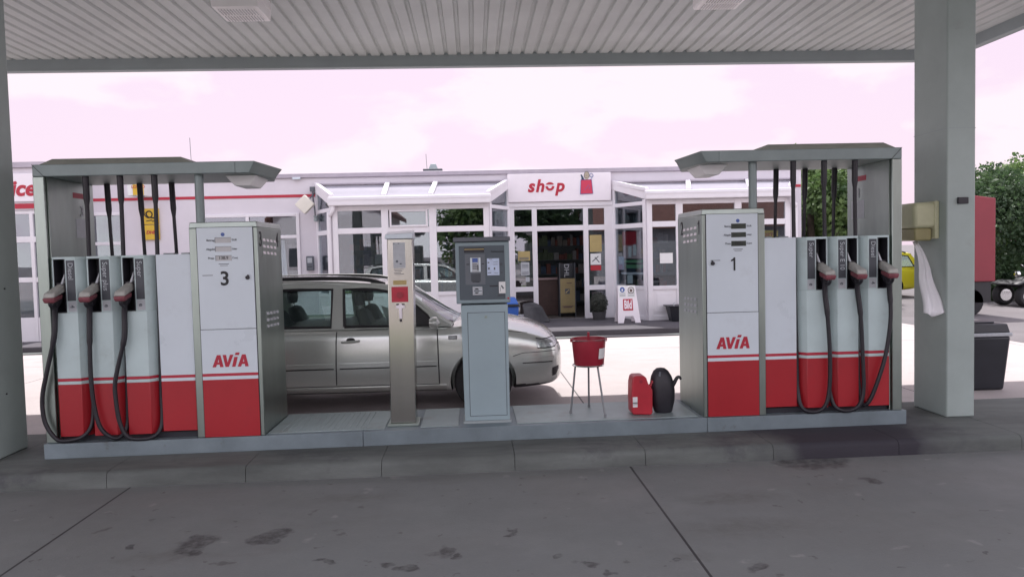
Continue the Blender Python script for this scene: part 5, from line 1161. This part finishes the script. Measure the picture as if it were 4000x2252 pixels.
# ------------------------------------------------------------------ sky, sun, camera
EL = R(62)
w = bpy.data.worlds.new('World'); sc.world = w; w.use_nodes = True; nt = w.node_tree; N = nt.nodes; L = nt.links
bg = N['Background']; bg.inputs['Strength'].default_value = .11
sky = N.new('ShaderNodeTexSky'); sky.sky_type = 'NISHITA'; sky.sun_disc = False; sky.sun_elevation = EL; sky.sun_rotation = 0; sky.dust_density = 2.5; sky.air_density = 1.0
tc = N.new('ShaderNodeTexCoord'); sep = N.new('ShaderNodeSeparateXYZ'); L.new(tc.outputs['Generated'], sep.inputs[0])
def mth(op, a, b_=None, c_=None):
    x = N.new('ShaderNodeMath'); x.operation = op
    for i, v in enumerate((a, b_)):
        if v is None: continue
        if isinstance(v, (int,float)): x.inputs[i].default_value = v
        else: L.new(v, x.inputs[i])
    return x.outputs[0]
den = mth('ADD', mth('MAXIMUM', sep.outputs[2], 0), .22)
cmb = N.new('ShaderNodeMapping'); cmb.inputs['Scale'].default_value = (2.1, 2.1, 4.6); L.new(tc.outputs['Generated'], cmb.inputs['Vector'])
nz = N.new('ShaderNodeTexNoise'); nz.inputs['Scale'].default_value = 2.3; nz.inputs['Detail'].default_value = 10; nz.inputs['Roughness'].default_value = .5; nz.inputs['Distortion'].default_value = .15
L.new(cmb.outputs[0], nz.inputs['Vector'])
cr = N.new('ShaderNodeValToRGB'); cr.color_ramp.elements[0].position = .485; cr.color_ramp.elements[1].position = .55; L.new(nz.outputs['Fac'], cr.inputs['Fac'])
hm_ = N.new('ShaderNodeMapRange'); hm_.inputs['From Min'].default_value = .30; hm_.inputs['From Max'].default_value = .75; hm_.inputs['To Min'].default_value = .90; hm_.inputs['To Max'].default_value = .12; L.new(sep.outputs[2], hm_.inputs['Value']); hzf = hm_.outputs[0]
# hazy summer sky: the blue is veiled by a thin pinkish white haze
hz2 = N.new('ShaderNodeMix'); hz2.data_type = 'RGBA'; L.new(hzf, hz2.inputs['Factor']); L.new(sky.outputs[0], hz2.inputs['A']); hz2.inputs['B'].default_value = (5.3, 4.2, 4.95, 1)
cl = N.new('ShaderNodeMix'); cl.data_type = 'RGBA'; L.new(cr.outputs[0], cl.inputs['Factor']); L.new(hz2.outputs['Result'], cl.inputs['A']); cl.inputs['B'].default_value = (5.55, 4.85, 5.2, 1)
# sky behind the camera brightened as added fill for the shade under the canopy
gm_ = N.new('ShaderNodeMapRange'); gm_.inputs['From Min'].default_value = .25; gm_.inputs['From Max'].default_value = -.35; L.new(sep.outputs[1], gm_.inputs['Value'])
gx = N.new('ShaderNodeMix'); gx.data_type = 'RGBA'; L.new(gm_.outputs[0], gx.inputs['Factor']); gx.inputs['A'].default_value = (1,1,1,1); gx.inputs['B'].default_value = (2.15,2.35,2.25,1)
gm2 = N.new('ShaderNodeMix'); gm2.data_type = 'RGBA'; gm2.blend_type = 'MULTIPLY'; gm2.inputs['Factor'].default_value = 1; L.new(cl.outputs['Result'], gm2.inputs['A']); L.new(gx.outputs['Result'], gm2.inputs['B'])
L.new(gm2.outputs['Result'], bg.inputs['Color'])
sl = bpy.data.lights.new('sun', 'SUN'); sl.energy = 3.35; sl.angle = R(.5); sl.color = (1, .965, .95)
so = bpy.data.objects.new('sun', sl); COL.objects.link(so)
d = Vector((0, -math.cos(EL), -math.sin(EL))); so.rotation_euler = d.to_track_quat('-Z','Y').to_euler()
cam = bpy.data.cameras.new('camera'); co = bpy.data.objects.new('camera', cam); COL.objects.link(co); sc.camera = co
cam.sensor_width = 36; cam.lens = 36*1900/2576; cam.clip_end = 2000; cam.clip_start = .05
yaw, pitch, roll = R(2.85), R(2.72), R(1.4)
f = Vector((math.sin(yaw)*math.cos(pitch), math.cos(yaw)*math.cos(pitch), -math.sin(pitch))); r = Vector((math.cos(yaw), -math.sin(yaw), 0)); u = r.cross(f)
r2 = r*math.cos(roll) - u*math.sin(roll); u2 = r*math.sin(roll) + u*math.cos(roll)
mw = Matrix.Identity(4)
for i in range(3): mw[i][0] = r2[i]; mw[i][1] = u2[i]; mw[i][2] = -f[i]
mw[0][3], mw[1][3], mw[2][3] = 0, 0, 1.65
co.matrix_world = mw
vs = sc.view_settings; vs.view_transform = 'Standard'; vs.look = 'None'; vs.exposure = .8; vs.gamma = 1; vs.use_curve_mapping = False
sc.cycles.max_bounces = 10; sc.cycles.diffuse_bounces = 5; sc.cycles.transparent_max_bounces = 16; sc.cycles.use_denoising = True
